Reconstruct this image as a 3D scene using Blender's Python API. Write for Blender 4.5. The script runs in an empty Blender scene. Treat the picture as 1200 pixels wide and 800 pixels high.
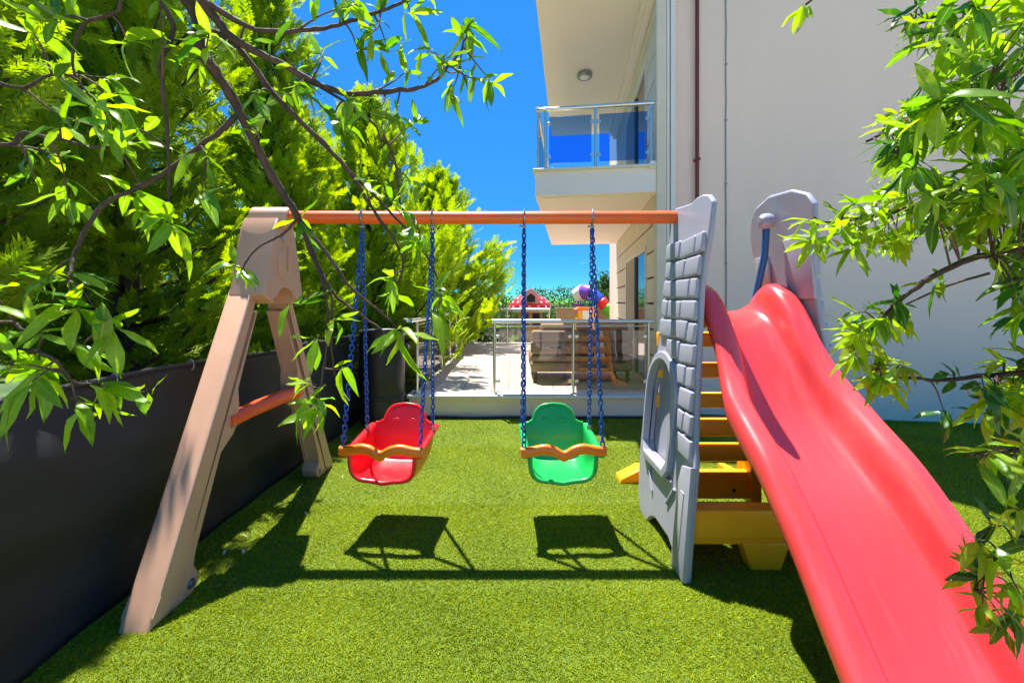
import bpy, bmesh, math, random
import numpy as np
from mathutils import Vector, Matrix, Euler, Quaternion

random.seed(7); rng = np.random.default_rng(7)
S = bpy.context.scene
COL = S.collection
R = math.radians

# ------------------------------------------------------------------ camera
F, HX, HY, CZ = 500.0, 600.0, 354.0, 1.42      # focal length in photo pixels, horizon, eye height
cam = bpy.data.cameras.new('camera'); co = bpy.data.objects.new('camera', cam); COL.objects.link(co)
cam.sensor_width = 36; cam.lens = 36 * F / 1200
cam.shift_y = -(400 - HY) / 1200
cam.clip_start = 0.02; cam.clip_end = 2000
co.location = (0, 0, CZ); co.rotation_euler = (R(90), 0, 0)
S.camera = co

# ------------------------------------------------------------------ sky, sun, exposure
SKY_FLAT, SKY_GAIN, SKY_SAT = 0.2, 2.35, 0.13
SUN = Vector((-0.17, 0.28, 1.0)).normalized()
W = bpy.data.worlds.new('World'); S.world = W; W.use_nodes = True
wn, wl = W.node_tree.nodes, W.node_tree.links
wn.clear()
sky = wn.new('ShaderNodeTexSky'); sky.sky_type = 'NISHITA'; sky.sun_disc = False
sky.sun_elevation = math.asin(SUN.z); sky.sun_rotation = math.atan2(SUN.x, SUN.y)
sky.altitude = 3500; sky.air_density = 1.0; sky.dust_density = 0.1; sky.ozone_density = 3.0
# even out the brightness of the clear sky (the photograph's sky hardly brightens towards the horizon) and deepen its blue
sep = wn.new('ShaderNodeSeparateColor'); sep.mode = 'HSV'; comb = wn.new('ShaderNodeCombineColor'); comb.mode = 'HSV'
vp = wn.new('ShaderNodeMath'); vp.operation = 'POWER'; vp.inputs[1].default_value = SKY_FLAT
vm = wn.new('ShaderNodeMath'); vm.operation = 'MULTIPLY'; vm.inputs[1].default_value = SKY_GAIN
sp_ = wn.new('ShaderNodeMath'); sp_.operation = 'POWER'; sp_.inputs[1].default_value = SKY_SAT; sp_.use_clamp = True
wl.new(sky.outputs[0], sep.inputs[0]); wl.new(sep.outputs[0], comb.inputs[0]); wl.new(sep.outputs[1], sp_.inputs[0]); wl.new(sp_.outputs[0], comb.inputs[1])
wl.new(sep.outputs[2], vp.inputs[0]); wl.new(vp.outputs[0], vm.inputs[0]); wl.new(vm.outputs[0], comb.inputs[2])
# thin drifting clouds, the same all around the sky
tc = wn.new('ShaderNodeTexCoord'); mp = wn.new('ShaderNodeMapping'); mp.inputs['Scale'].default_value = (1.5, 1.5, 4.0)
mp.inputs['Location'].default_value = (0.35, 0.2, 0.1)
cn = wn.new('ShaderNodeTexNoise'); cn.inputs['Scale'].default_value = 2.2; cn.inputs['Detail'].default_value = 7; cn.inputs['Roughness'].default_value = 0.6
cr = wn.new('ShaderNodeValToRGB'); cr.color_ramp.elements[0].position = 0.64; cr.color_ramp.elements[1].position = 0.78
mixc = wn.new('ShaderNodeMix'); mixc.data_type = 'RGBA'
mixc.inputs['B'].default_value = (3.2, 3.3, 3.4, 1)
bg = wn.new('ShaderNodeBackground'); bg.inputs['Strength'].default_value = 0.13
wo = wn.new('ShaderNodeOutputWorld')
wl.new(tc.outputs['Generated'], mp.inputs[0]); wl.new(mp.outputs[0], cn.inputs['Vector'])
wl.new(cn.outputs[0], cr.inputs[0]); wl.new(cr.outputs[0], mixc.inputs['Factor'])
wl.new(comb.outputs[0], mixc.inputs['A']); wl.new(mixc.outputs['Result'], bg.inputs[0]); wl.new(bg.outputs[0], wo.inputs[0])
sl = bpy.data.lights.new('sun', 'SUN'); sl.energy = 5.0; sl.angle = R(0.5); sl.color = (1.0, 0.955, 0.88)
so = bpy.data.objects.new('sun', sl); COL.objects.link(so)
so.rotation_euler = SUN.to_track_quat('Z', 'Y').to_euler(); so.location = (-3, 5, 18)
vs = S.view_settings; vs.view_transform = 'Standard'; vs.look = 'None'; vs.exposure = 1.38; vs.gamma = 1; vs.use_curve_mapping = False
S.cycles.max_bounces = 8; S.cycles.transparent_max_bounces = 24

# ------------------------------------------------------------------ helpers
def P(px, py, Y):            # photo pixel at depth Y -> point
    return Vector(((px - HX) / F * Y, Y, CZ - (py - HY) / F * Y))
def proj(p):
    return (HX + F * p[0] / p[1], HY - F * (p[2] - CZ) / p[1])

MATS = {}
def mat(name, col, rough=0.5, var=0.12, scale=8.0, bump=0.0, bscale=60.0, metal=0.0, transl=0.0, attr=False,
        spec=0.5, coat=0.0, stain=0.0, stain_col=(0.1, 0.09, 0.07), stretch=(1, 1, 1), rvar=0.0):
    m = bpy.data.materials.new(name); m.use_nodes = True
    n, l = m.node_tree.nodes, m.node_tree.links
    b = n['Principled BSDF']; out = n['Material Output']
    b.inputs['Roughness'].default_value = rough; b.inputs['Metallic'].default_value = metal
    b.inputs['Specular IOR Level'].default_value = spec; b.inputs['Coat Weight'].default_value = coat
    t = n.new('ShaderNodeTexCoord'); mpn = n.new('ShaderNodeMapping'); mpn.inputs['Scale'].default_value = stretch
    l.new(t.outputs['Object'], mpn.inputs[0])
    nz = n.new('ShaderNodeTexNoise'); nz.inputs['Scale'].default_value = scale; nz.inputs['Detail'].default_value = 6
    l.new(mpn.outputs[0], nz.inputs['Vector'])
    hsv = n.new('ShaderNodeHueSaturation')
    if attr:
        at = n.new('ShaderNodeAttribute'); at.attribute_name = 'tone'
        mx0 = n.new('ShaderNodeMix'); mx0.data_type = 'RGBA'
        mx0.inputs['A'].default_value = (*col, 1); mx0.inputs['B'].default_value = (*attr, 1)
        l.new(at.outputs['Fac'], mx0.inputs['Factor']); l.new(mx0.outputs['Result'], hsv.inputs['Color'])
    else:
        hsv.inputs['Color'].default_value = (*col, 1)
    mr = n.new('ShaderNodeMapRange'); mr.inputs['From Min'].default_value = 0.25; mr.inputs['From Max'].default_value = 0.75
    mr.inputs['To Min'].default_value = 1 - var; mr.inputs['To Max'].default_value = 1 + var
    l.new(nz.outputs[0], mr.inputs[0]); l.new(mr.outputs[0], hsv.inputs['Value'])
    colout = hsv.outputs[0]
    if stain > 0:
        n2 = n.new('ShaderNodeTexNoise'); n2.inputs['Scale'].default_value = scale * 0.45; n2.inputs['Detail'].default_value = 9; n2.inputs['Roughness'].default_value = 0.7
        l.new(mpn.outputs[0], n2.inputs['Vector'])
        rp = n.new('ShaderNodeValToRGB'); rp.color_ramp.elements[0].position = 0.5; rp.color_ramp.elements[1].position = 0.8
        rp.color_ramp.elements[1].color = (stain, stain, stain, 1)
        l.new(n2.outputs[0], rp.inputs[0])
        ms = n.new('ShaderNodeMix'); ms.data_type = 'RGBA'; ms.inputs['B'].default_value = (*stain_col, 1)
        l.new(rp.outputs[0], ms.inputs['Factor']); l.new(colout, ms.inputs['A']); colout = ms.outputs['Result']
    if name.startswith('leaf_'):          # pale midrib, side veins and a slightly different green on every leaf
        sx = n.new('ShaderNodeSeparateXYZ'); l.new(t.outputs['Object'], sx.inputs[0])
        ab = n.new('ShaderNodeMath'); ab.operation = 'ABSOLUTE'; l.new(sx.outputs[1], ab.inputs[0])
        lt = n.new('ShaderNodeMapRange'); lt.inputs['From Min'].default_value = 0.016; lt.inputs['From Max'].default_value = 0.006; lt.inputs['To Max'].default_value = 0.55; l.new(ab.outputs[0], lt.inputs[0])
        wv = n.new('ShaderNodeMath'); wv.operation = 'MULTIPLY_ADD'; wv.inputs[1].default_value = -1.0; l.new(ab.outputs[0], wv.inputs[0]); l.new(sx.outputs[0], wv.inputs[2])
        sn = n.new('ShaderNodeMath'); sn.operation = 'MULTIPLY'; sn.inputs[1].default_value = 75.0; l.new(wv.outputs[0], sn.inputs[0])
        si = n.new('ShaderNodeMath'); si.operation = 'SINE'; l.new(sn.outputs[0], si.inputs[0])
        vr = n.new('ShaderNodeMapRange'); vr.inputs['From Min'].default_value = 0.8; vr.inputs['From Max'].default_value = 1.0; vr.inputs['To Max'].default_value = 0.16; l.new(si.outputs[0], vr.inputs[0])
        mxv = n.new('ShaderNodeMath'); mxv.operation = 'MAXIMUM'; l.new(lt.outputs[0], mxv.inputs[0]); l.new(vr.outputs[0], mxv.inputs[1])
        mv = n.new('ShaderNodeMix'); mv.data_type = 'RGBA'; mv.inputs['B'].default_value = (0.30, 0.42, 0.08, 1); l.new(mxv.outputs[0], mv.inputs['Factor']); l.new(colout, mv.inputs['A'])
        oi = n.new('ShaderNodeObjectInfo'); h2 = n.new('ShaderNodeHueSaturation'); l.new(mv.outputs['Result'], h2.inputs['Color'])
        hr_ = n.new('ShaderNodeMapRange'); hr_.inputs['To Min'].default_value = 0.475; hr_.inputs['To Max'].default_value = 0.52; l.new(oi.outputs['Random'], hr_.inputs[0]); l.new(hr_.outputs[0], h2.inputs['Hue'])
        vr2 = n.new('ShaderNodeMapRange'); vr2.inputs['To Min'].default_value = 1.25; vr2.inputs['To Max'].default_value = 0.75; l.new(oi.outputs['Random'], vr2.inputs[0]); l.new(vr2.outputs[0], h2.inputs['Value'])
        colout = h2.outputs[0]
    l.new(colout, b.inputs['Base Color'])
    if rvar > 0:
        r2 = n.new('ShaderNodeMapRange'); r2.inputs['To Min'].default_value = max(0.02, rough - rvar); r2.inputs['To Max'].default_value = rough + rvar
        n3 = n.new('ShaderNodeTexNoise'); n3.inputs['Scale'].default_value = scale * 3; n3.inputs['Detail'].default_value = 5
        l.new(mpn.outputs[0], n3.inputs['Vector']); l.new(n3.outputs[0], r2.inputs[0]); l.new(r2.outputs[0], b.inputs['Roughness'])
    if bump > 0:
        nb = n.new('ShaderNodeTexNoise'); nb.inputs['Scale'].default_value = bscale; nb.inputs['Detail'].default_value = 4
        l.new(mpn.outputs[0], nb.inputs['Vector'])
        bp = n.new('ShaderNodeBump'); bp.inputs['Strength'].default_value = bump; bp.inputs['Distance'].default_value = 0.01
        l.new(nb.outputs[0], bp.inputs['Height']); l.new(bp.outputs[0], b.inputs['Normal'])
    if transl > 0:
        tr = n.new('ShaderNodeBsdfTranslucent'); mxs = n.new('ShaderNodeMixShader'); mxs.inputs[0].default_value = transl
        g2 = n.new('ShaderNodeHueSaturation'); g2.inputs['Value'].default_value = 1.6; g2.inputs['Saturation'].default_value = 1.05; g2.inputs['Hue'].default_value = 0.49
        l.new(colout, g2.inputs['Color']); l.new(g2.outputs[0], tr.inputs[0])
        l.new(b.outputs[0], mxs.inputs[1]); l.new(tr.outputs[0], mxs.inputs[2]); l.new(mxs.outputs[0], out.inputs[0])
    MATS[name] = m
    return m

def glass_mat(name, tint, refl=1.45):
    m = bpy.data.materials.new(name); m.use_nodes = True
    n, l = m.node_tree.nodes, m.node_tree.links; n.clear()
    o = n.new('ShaderNodeOutputMaterial'); t = n.new('ShaderNodeBsdfTransparent'); t.inputs[0].default_value = (*tint, 1)
    g = n.new('ShaderNodeBsdfGlossy'); g.inputs['Roughness'].default_value = 0.01
    f = n.new('ShaderNodeFresnel'); f.inputs[0].default_value = refl
    mx = n.new('ShaderNodeMixShader')
    l.new(f.outputs[0], mx.inputs[0]); l.new(t.outputs[0], mx.inputs[1]); l.new(g.outputs[0], mx.inputs[2]); l.new(mx.outputs[0], o.inputs[0])
    MATS[name] = m
    return m

mat('red_plastic', (0.76, 0.012, 0.018), 0.28, 0.06, 3, 0.03, 220, coat=0.2, rvar=0.10, stain=0.15, stain_col=(0.75, 0.15, 0.15))
mat('slide_red', (0.74, 0.05, 0.055), 0.26, 0.07, 3.5, 0.05, 120, stretch=(3.5, 0.5, 0.5), coat=0.2, rvar=0.16, stain=0.42, stain_col=(0.80, 0.22, 0.21))
mat('green_plastic', (0.012, 0.38, 0.075), 0.28, 0.06, 3, 0.03, 220, coat=0.2, rvar=0.10, stain=0.2, stain_col=(0.12, 0.5, 0.25))
mat('orange_plastic', (0.99, 0.20, 0.010), 0.35, 0.08, 5, 0.03, 200, stain=0.25, stain_col=(0.75, 0.30, 0.12))
mat('tie_red', (0.88, 0.085, 0.015), 0.35, 0.08, 5, 0.03, 200, stain=0.2, stain_col=(0.75, 0.2, 0.1))
mat('yellow_plastic', (0.98, 0.40, 0.006), 0.36, 0.06, 5, 0.03, 200, stain=0.25, stain_col=(0.7, 0.36, 0.08))
mat('beam_orange', (0.82, 0.125, 0.015), 0.42, 0.16, 14, 0.05, 160, stain=0.35, stain_col=(0.55, 0.12, 0.04), stretch=(0.3, 1, 1))
mat('grey_plastic', (0.33, 0.33, 0.40), 0.38, 0.07, 6, 0.05, 240, stain=0.35, stain_col=(0.24, 0.24, 0.29), rvar=0.1)
mat('beige_plastic', (0.56, 0.32, 0.205), 0.5, 0.06, 6, 0.05, 240, stain=0.35, stain_col=(0.46, 0.25, 0.16), rvar=0.1)
mat('blue_chain', (0.006, 0.075, 0.34), 0.4, 0.2, 30)
mat('blue_plastic', (0.012, 0.10, 0.28), 0.4, 0.1, 10)
mat('bolt_metal', (0.35, 0.37, 0.40), 0.35, 0.2, 40, metal=0.9)
mat('steel', (0.72, 0.69, 0.64), 0.38, 0.08, 20, metal=1.0, rvar=0.08)
mat('wall_paint', (0.90, 0.66, 0.52), 0.85, 0.05, 0.9, 0.3, 110, stain=0.35, stain_col=(0.72, 0.58, 0.48), stretch=(1, 1, 0.35))
mat('cream_board', (0.74, 0.62, 0.47), 0.75, 0.05, 3, 0.1, 140, stain=0.2, stain_col=(0.5, 0.42, 0.33), stretch=(1, 1, 2))
mat('soffit_paint', (0.86, 0.76, 0.68), 0.85, 0.03, 1.2, 0.1, 150)
mat('white_trim', (0.80, 0.72, 0.64), 0.6, 0.04, 4, 0.05, 120, stain=0.25, stain_col=(0.5, 0.48, 0.45))
mat('groove', (0.06, 0.03, 0.022), 0.8, 0.1, 10)
mat('brown_pipe', (0.17, 0.035, 0.018), 0.45, 0.15, 12)
mat('cable_grey', (0.33, 0.33, 0.33), 0.7, 0.1, 10)
mat('dark_frame', (0.16, 0.13, 0.11), 0.4, 0.1, 10)
mat('curtain', (0.42, 0.36, 0.28), 0.9, 0.2, 14, stretch=(6, 6, 0.2))
mat('window_dark', (0.015, 0.017, 0.022), 0.06, 0.2, 2, spec=0.7)
mat('stone_floor', (0.52, 0.43, 0.355), 0.55, 0.06, 2.2, 0.05, 90, stain=0.3, stain_col=(0.42, 0.34, 0.28))
mat('bounce_stone', (0.62, 0.52, 0.43), 0.7, 0.08, 2.2, 0.05, 90, stain=0.3, stain_col=(0.5, 0.41, 0.34))  # pale stone of the added, unseen paving that bounces sunlight
mat('terrace_face', (0.86, 0.68, 0.47), 0.85, 0.05, 2.5, 0.15, 120, stain=0.4, stain_col=(0.68, 0.52, 0.36))
mat('coping', (0.72, 0.66, 0.55), 0.5, 0.06, 4, 0.06, 120, stain=0.3, stain_col=(0.5, 0.45, 0.36))
mat('black_cloth', (0.014, 0.016, 0.020), 0.45, 0.35, 5, 0.5, 380, spec=0.5, stain=0.25, stain_col=(0.06, 0.06, 0.062), stretch=(1, 0.35, 1))
mat('black_rubber', (0.012, 0.013, 0.015), 0.45, 0.3, 5, 0.1, 60, stain=0.25, stain_col=(0.05, 0.05, 0.05))
mat('turf_base', (0.085, 0.135, 0.006), 0.9, 0.25, 30, 0.3, 300)
mat('turf_blade', (0.075, 0.135, 0.003), 0.6, 0.0, 4, transl=0.3, attr=(0.45, 0.53, 0.016), spec=0.1)
mat('soil_grass', (0.05, 0.09, 0.015), 0.95, 0.4, 1.5, 0.5, 40)
mat('conifer', (0.085, 0.195, 0.012), 0.6, 0.0, 4, transl=0.55, attr=(0.32, 0.45, 0.016), spec=0.3)
mat('hedge_leaf', (0.03, 0.085, 0.012), 0.6, 0.0, 4, transl=0.25, attr=(0.09, 0.17, 0.02), spec=0.3)
mat('bark', (0.048, 0.029, 0.019), 0.85, 0.55, 30, 0.9, 90, stretch=(1, 1, 0.4))
mat('twig_bark', (0.075, 0.043, 0.03), 0.75, 0.4, 40, 0.4, 120)
mat('leaf_green', (0.085, 0.24, 0.008), 0.34, 0.18, 14, 0.05, 60, transl=0.52, spec=0.5)
mat('leaf_lime', (0.17, 0.34, 0.010), 0.36, 0.18, 14, 0.05, 60, transl=0.55, spec=0.45)
mat('leaf_dark', (0.045, 0.15, 0.010), 0.28, 0.18, 14, 0.05, 60, transl=0.42, spec=0.55)
mat('sofa_brown', (0.30, 0.19, 0.115), 0.8, 0.2, 7, 0.4, 60, stain=0.4, stain_col=(0.14, 0.09, 0.06))
mat('sofa_leg', (0.06, 0.045, 0.035), 0.5, 0.2, 9)
mat('cushion_pink', (0.62, 0.33, 0.22), 0.85, 0.1, 12, 0.2, 80)
mat('mush_red', (0.70, 0.02, 0.015), 0.35, 0.05, 5)
mat('white_plastic', (0.78, 0.76, 0.76), 0.4, 0.04, 5)
mat('pink_plastic', (0.75, 0.30, 0.34), 0.4, 0.05, 5)
mat('purple_plastic', (0.22, 0.06, 0.50), 0.35, 0.05, 5)
mat('royal_plastic', (0.03, 0.07, 0.60), 0.35, 0.05, 5)
mat('lime_plastic', (0.10, 0.55, 0.03), 0.35, 0.05, 5)
mat('tan_wall', (0.50, 0.33, 0.22), 0.8, 0.1, 5, 0.2, 60)
mat('hole_dark', (0.02, 0.016, 0.016), 0.7, 0.1, 5)
glass_mat('rail_glass', (0.86, 0.86, 0.85), 1.5)
glass_mat('balcony_glass', (0.42, 0.62, 0.95), 1.4)

def tag(o, label=None, cat=None, group=None, kind=None):
    if label: o['label'] = label
    if cat: o['category'] = cat
    if group: o['group'] = group
    if kind: o['kind'] = kind
    return o
def empty(name, loc=(0, 0, 0), rot=(0, 0, 0), parent=None):
    o = bpy.data.objects.new(name, None); COL.objects.link(o); o.location = loc; o.rotation_euler = rot
    o.empty_display_size = 0.1
    if parent: o.parent = parent
    return o
def link_mesh(name, me, m, parent=None):
    o = bpy.data.objects.new(name, me); COL.objects.link(o)
    if m and not me.materials: me.materials.append(MATS[m])
    if parent: o.parent = parent
    return o
def finish(name, bm, m, parent=None, smooth=None, world=False, loc=None):
    """link a bmesh as one object; world=True: coordinates are world ones, parent's transform is undone"""
    bmesh.ops.recalc_face_normals(bm, faces=bm.faces[:])
    me = bpy.data.meshes.new(name); bm.to_mesh(me); bm.free()
    if smooth is not None:
        for p in me.polygons: p.use_smooth = True
        try: me.set_sharp_from_angle(angle=R(smooth))
        except Exception: pass
    o = link_mesh(name, me, m, parent)
    if world and parent:
        o.matrix_parent_inverse = world_of(parent).inverted()
    if loc: o.location = loc
    return o
def world_of(o):
    mtx = Matrix.LocRotScale(o.location, o.rotation_euler.to_quaternion(), o.scale)
    if o.parent: mtx = world_of(o.parent) @ o.matrix_parent_inverse @ mtx
    return mtx

def box(bm, lo, hi, bev=0.0, seg=2, mtx=None):
    vs = [bm.verts.new((x, y, z)) for z in (lo[2], hi[2]) for y in (lo[1], hi[1]) for x in (lo[0], hi[0])]
    fs = [bm.faces.new([vs[i] for i in q]) for q in ((0, 2, 3, 1), (4, 5, 7, 6), (0, 1, 5, 4), (2, 6, 7, 3), (0, 4, 6, 2), (1, 3, 7, 5))]
    geo = vs
    if bev > 0:
        es = list({e for f in fs for e in f.edges})
        r = bmesh.ops.bevel(bm, geom=es + vs, offset=bev, segments=seg, profile=0.6, affect='EDGES')
        geo = list({v for f in r['faces'] for v in f.verts} | {v for v in vs if v.is_valid})
    if mtx is not None:
        bmesh.ops.transform(bm, matrix=mtx, verts=[v for v in geo if v.is_valid])
    return geo
def prism(bm, pts, axis, a, b, bev=0.0, seg=2, hole=None):
    """extrude polygon pts (2D) along axis 'x'|'y'|'z' from a to b"""
    def v3(p, h):
        return {'x': (h, p[0], p[1]), 'y': (p[0], h, p[1]), 'z': (p[0], p[1], h)}[axis]
    va = [bm.verts.new(v3(p, a)) for p in pts]; vb = [bm.verts.new(v3(p, b)) for p in pts]
    n = len(pts)
    fs = [bm.faces.new(va), bm.faces.new(list(reversed(vb)))]
    for i in range(n):
        fs.append(bm.faces.new((va[i], vb[i], vb[(i + 1) % n], va[(i + 1) % n])))
    if bev > 0:
        es = list({e for f in fs[:2] for e in f.edges})
        bmesh.ops.bevel(bm, geom=es, offset=bev, segments=seg, profile=0.6, affect='EDGES', clamp_overlap=True)
def tube(bm, pts, rad, n=8, cap=True):
    pts = [Vector(p) for p in pts]; N = len(pts)
    rads = rad if isinstance(rad, (list, tuple)) else [rad] * N
    t0 = (pts[1] - pts[0]).normalized()
    up = Vector((0, 0, 1)) if abs(t0.z) < 0.9 else Vector((1, 0, 0))
    u = t0.cross(up).normalized(); rings = []
    for i in range(N):
        t = (pts[min(i + 1, N - 1)] - pts[max(i - 1, 0)])
        if t.length < 1e-9: t = t0
        t = t.normalized(); u = (u - t * u.dot(t)).normalized(); w = t.cross(u)
        rings.append([bm.verts.new(pts[i] + (u * math.cos(2 * math.pi * k / n) + w * math.sin(2 * math.pi * k / n)) * rads[i]) for k in range(n)])
    for i in range(N - 1):
        for k in range(n):
            bm.faces.new((rings[i][k], rings[i][(k + 1) % n], rings[i + 1][(k + 1) % n], rings[i + 1][k]))
    if cap:
        bm.faces.new(list(reversed(rings[0]))); bm.faces.new(rings[-1])
def lathe(bm, prof, c=(0, 0, 0), n=32):
    rings = []
    for r, z in prof:
        rings.append([bm.verts.new((c[0] + r * math.cos(2 * math.pi * k / n), c[1] + r * math.sin(2 * math.pi * k / n), c[2] + z)) for k in range(n)] if r > 1e-6 else [bm.verts.new((c[0], c[1], c[2] + z))])
    for a, b in zip(rings, rings[1:]):
        for k in range(n):
            q = [a[k % len(a)], a[(k + 1) % len(a)], b[(k + 1) % len(b)], b[k % len(b)]]
            q2 = []
            for v in q:
                if v not in q2: q2.append(v)
            if len(q2) > 2: bm.faces.new(q2)
def disc(bm, c, axis, r, h, n=12):
    a = Vector(axis).normalized()
    tube(bm, [Vector(c), Vector(c) + a * h], r, n)
def grid(bm, rows):
    vv = [[bm.verts.new(p) for p in row] for row in rows]
    for a, b in zip(vv, vv[1:]):
        for i in range(len(a) - 1):
            bm.faces.new((a[i], a[i + 1], b[i + 1], b[i]))
    return vv
def catmull(pts, per=6):
    pts = [Vector(p) for p in pts]; out = []
    ext = [pts[0] * 2 - pts[1]] + pts + [pts[-1] * 2 - pts[-2]]
    for i in range(1, len(ext) - 2):
        p0, p1, p2, p3 = ext[i - 1:i + 3]
        for k in range(per):
            t = k / per
            out.append(0.5 * ((2 * p1) + (p2 - p0) * t + (2 * p0 - 5 * p1 + 4 * p2 - p3) * t * t + (3 * p1 - p0 - 3 * p2 + p3) * t ** 3))
    out.append(pts[-1]); return out
def interp(tab, x):
    xs = [a for a, _ in tab]; ys = [b for _, b in tab]
    return float(np.interp(x, xs, ys))
def np_mesh(name, V, T, tone=None, smooth=False):
    """numpy arrays: V (n,3), T (m,3) -> mesh; tone: per vertex float"""
    me = bpy.data.meshes.new(name)
    me.vertices.add(len(V)); me.vertices.foreach_set('co', V.astype(np.float32).ravel())
    me.loops.add(T.size); me.loops.foreach_set('vertex_index', T.astype(np.int32).ravel())
    me.polygons.add(len(T)); me.polygons.foreach_set('loop_start', np.arange(0, T.size, T.shape[1], dtype=np.int32))
    me.polygons.foreach_set('loop_total', np.full(len(T), T.shape[1], dtype=np.int32))
    if smooth: me.polygons.foreach_set('use_smooth', np.ones(len(T), dtype=bool))
    if tone is not None:
        a = me.attributes.new('tone', 'FLOAT', 'POINT'); a.data.foreach_set('value', tone.astype(np.float32))
    me.update(calc_edges=True)
    return me
def stamp(tv, tt, M, t, tones=None):
    """template verts/tris placed with matrices M (k,3,3) and translations t (k,3)"""
    k = len(t)
    V = np.einsum('kij,nj->kni', M, tv) + t[:, None, :]
    T = tt[None] + (np.arange(k) * len(tv))[:, None, None]
    tone = None if tones is None else np.repeat(tones, len(tv))
    return V.reshape(-1, 3), T.reshape(-1, tt.shape[1]), tone
def frames(d, n):
    """rotation matrices with x along d and z near n"""
    d = d / np.linalg.norm(d, axis=1, keepdims=True)
    y = np.cross(n, d); ln = np.linalg.norm(y, axis=1, keepdims=True); ln[ln < 1e-6] = 1; y = y / ln
    z = np.cross(d, y)
    return np.stack([d, y, z], axis=2)

# building axes: the block stands a few degrees off the terrace
CX, CY = 1.78, 5.24                       # its corner beside the terrace
UX = Vector((0.9906, -0.1367, 0)); VX = Vector((0.1367, 0.9906, 0))
ROTB = math.atan2(UX.y, UX.x)
def bpt(u, v, z): return Vector((CX, CY, 0)) + UX * u + VX * v + Vector((0, 0, z))

# ------------------------------------------------------------------ ground and turf
bm = bmesh.new(); grid(bm, [[(x, y, -0.004) for x in (-300, -40, -5, 0, 6, 40, 300)] for y in (-40, 0, 5, 15, 40, 300)])
tag(finish('ground', bm, 'soil_grass'), 'dull green grassy ground reaching out beyond the garden', 'ground', kind='structure')
bm = bmesh.new(); grid(bm, [[(x, y, 0.002) for x in np.linspace(-1.86, 9, 23)] for y in np.linspace(0.0, 5.6, 15)])
turf = tag(finish('lawn', bm, 'turf_base'), 'bright green artificial lawn under the swing set', 'lawn', kind='structure')
def blades():
    zones = [(1.45, 2.1, 52000), (2.1, 3.0, 36000), (3.0, 4.2, 20000), (4.2, 5.24, 12000)]
    Vs, Ts, To = [], [], []; off = 0
    for y0, y1, den in zones:
        xl, xr = -1.84, min(1.25 * y1 + 0.1, 6.6)
        k = int((xr - xl) * (y1 - y0) * den)
        x = rng.uniform(xl, xr, k); y = rng.uniform(y0, y1, k)
        keep = (x < 1.22 * y + 0.05) & (x > -1.22 * y - 0.1); x, y = x[keep], y[keep]; k = len(x)
        patch = np.sin(x * 5.1 + 2 * np.sin(y * 3.3)) * np.sin(y * 4.7 + 1.5 * np.sin(x * 2.9)) * 0.5 + 0.5
        h = rng.uniform(0.006, 0.015, k); w = rng.uniform(0.0017, 0.0032, k) * (1 + 0.25 * (y - 1.5))
        a = rng.uniform(0, 2 * math.pi, k); ln = rng.normal(0, 0.009, (k, 2)) + np.array([0.003, -0.004])
        dx, dy = np.cos(a) * w, np.sin(a) * w
        p = np.stack([np.stack([x - dx, y - dy, np.zeros(k)], 1), np.stack([x + dx, y + dy, np.zeros(k)], 1),
                      np.stack([x + ln[:, 0], y + ln[:, 1], h], 1)], 1)
        Vs.append(p.reshape(-1, 3)); Ts.append(np.arange(k * 3).reshape(-1, 3) + off); off += k * 3
        To.append(np.repeat(np.clip(rng.beta(2, 2.2, k) * 0.85 + 0.22 * (patch - 0.4) + 0.14 * np.exp(-(((x + 0.75) / 0.35) ** 2 + ((y - 2.75) / 0.5) ** 2)) + 0.14 * np.exp(-(((x - 0.3) / 0.35) ** 2 + ((y - 2.75) / 0.5) ** 2)) - 0.10 * (np.abs(x - 0.92 - 0.004 * np.sin(y * 30)) < 0.008), 0, 1), 3))
    return np_mesh('turf_blades', np.concatenate(Vs), np.concatenate(Ts), np.concatenate(To))
g = link_mesh('grass', blades(), 'turf_blade')
tag(g, 'short bright green artificial grass fibres of the lawn', 'grass', kind='stuff')

bm = bmesh.new(); grid(bm, [[(x, y, 0.006) for x in np.linspace(-9, 14, 12)] for y in np.linspace(-11, 0.12, 8)])  # paving added out of view; its sunlit bounce fills the shaded house wall
tag(finish('bounce_patio', bm, 'bounce_stone'), 'unseen pale sandstone paving added behind the camera to bounce light onto the house wall', 'bounce_patio', kind='structure')
# ------------------------------------------------------------------ terrace
TZ, TY0, TY1, TX0 = 0.277, 5.24, 12.0, -1.27
ter = tag(empty('terrace', (0, TY0, 0)), 'pale raised stone terrace beside the lawn', 'terrace', kind='structure')
bm = bmesh.new(); prism(bm, [(TX0, TY0 + 0.02), (2.3, TY0 + 0.02), (3.2, TY1), (TX0, TY1)], 'z', -0.1, TZ - 0.034)
finish('base', bm, 'terrace_face', ter, world=True)
# large floor slabs with narrow joints
bm0 = bmesh.new(); box(bm0, (0, 0, 0), (0.592, 0.592, 0.03), 0.003, 1); bmesh.ops.recalc_face_normals(bm0, faces=bm0.faces[:])
slab = bpy.data.meshes.new('floor_slab'); bm0.to_mesh(slab); bm0.free(); slab.materials.append(MATS['stone_floor'])
for j in range(11):
    for i in range(6):
        x = TX0 + 0.03 + i * 0.6; y = TY0 + 0.34 + j * 0.6
        if x > 1.78 + 0.138 * (y - CY): continue
        o = link_mesh('floor_slab', slab, None, ter); o.location = (x, y - TY0, TZ - 0.033 + random.uniform(0, 0.0015))
for i in range(4):
    bm = bmesh.new(); x0 = TX0 - 0.02 + i * 0.79
    box(bm, (x0 + 0.002, TY0 - 0.03, TZ - 0.035), (x0 + 0.788, TY0 + 0.335, TZ + 0.001), 0.006)
    finish('coping_stone', bm, 'coping', ter, 40, world=True)
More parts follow.
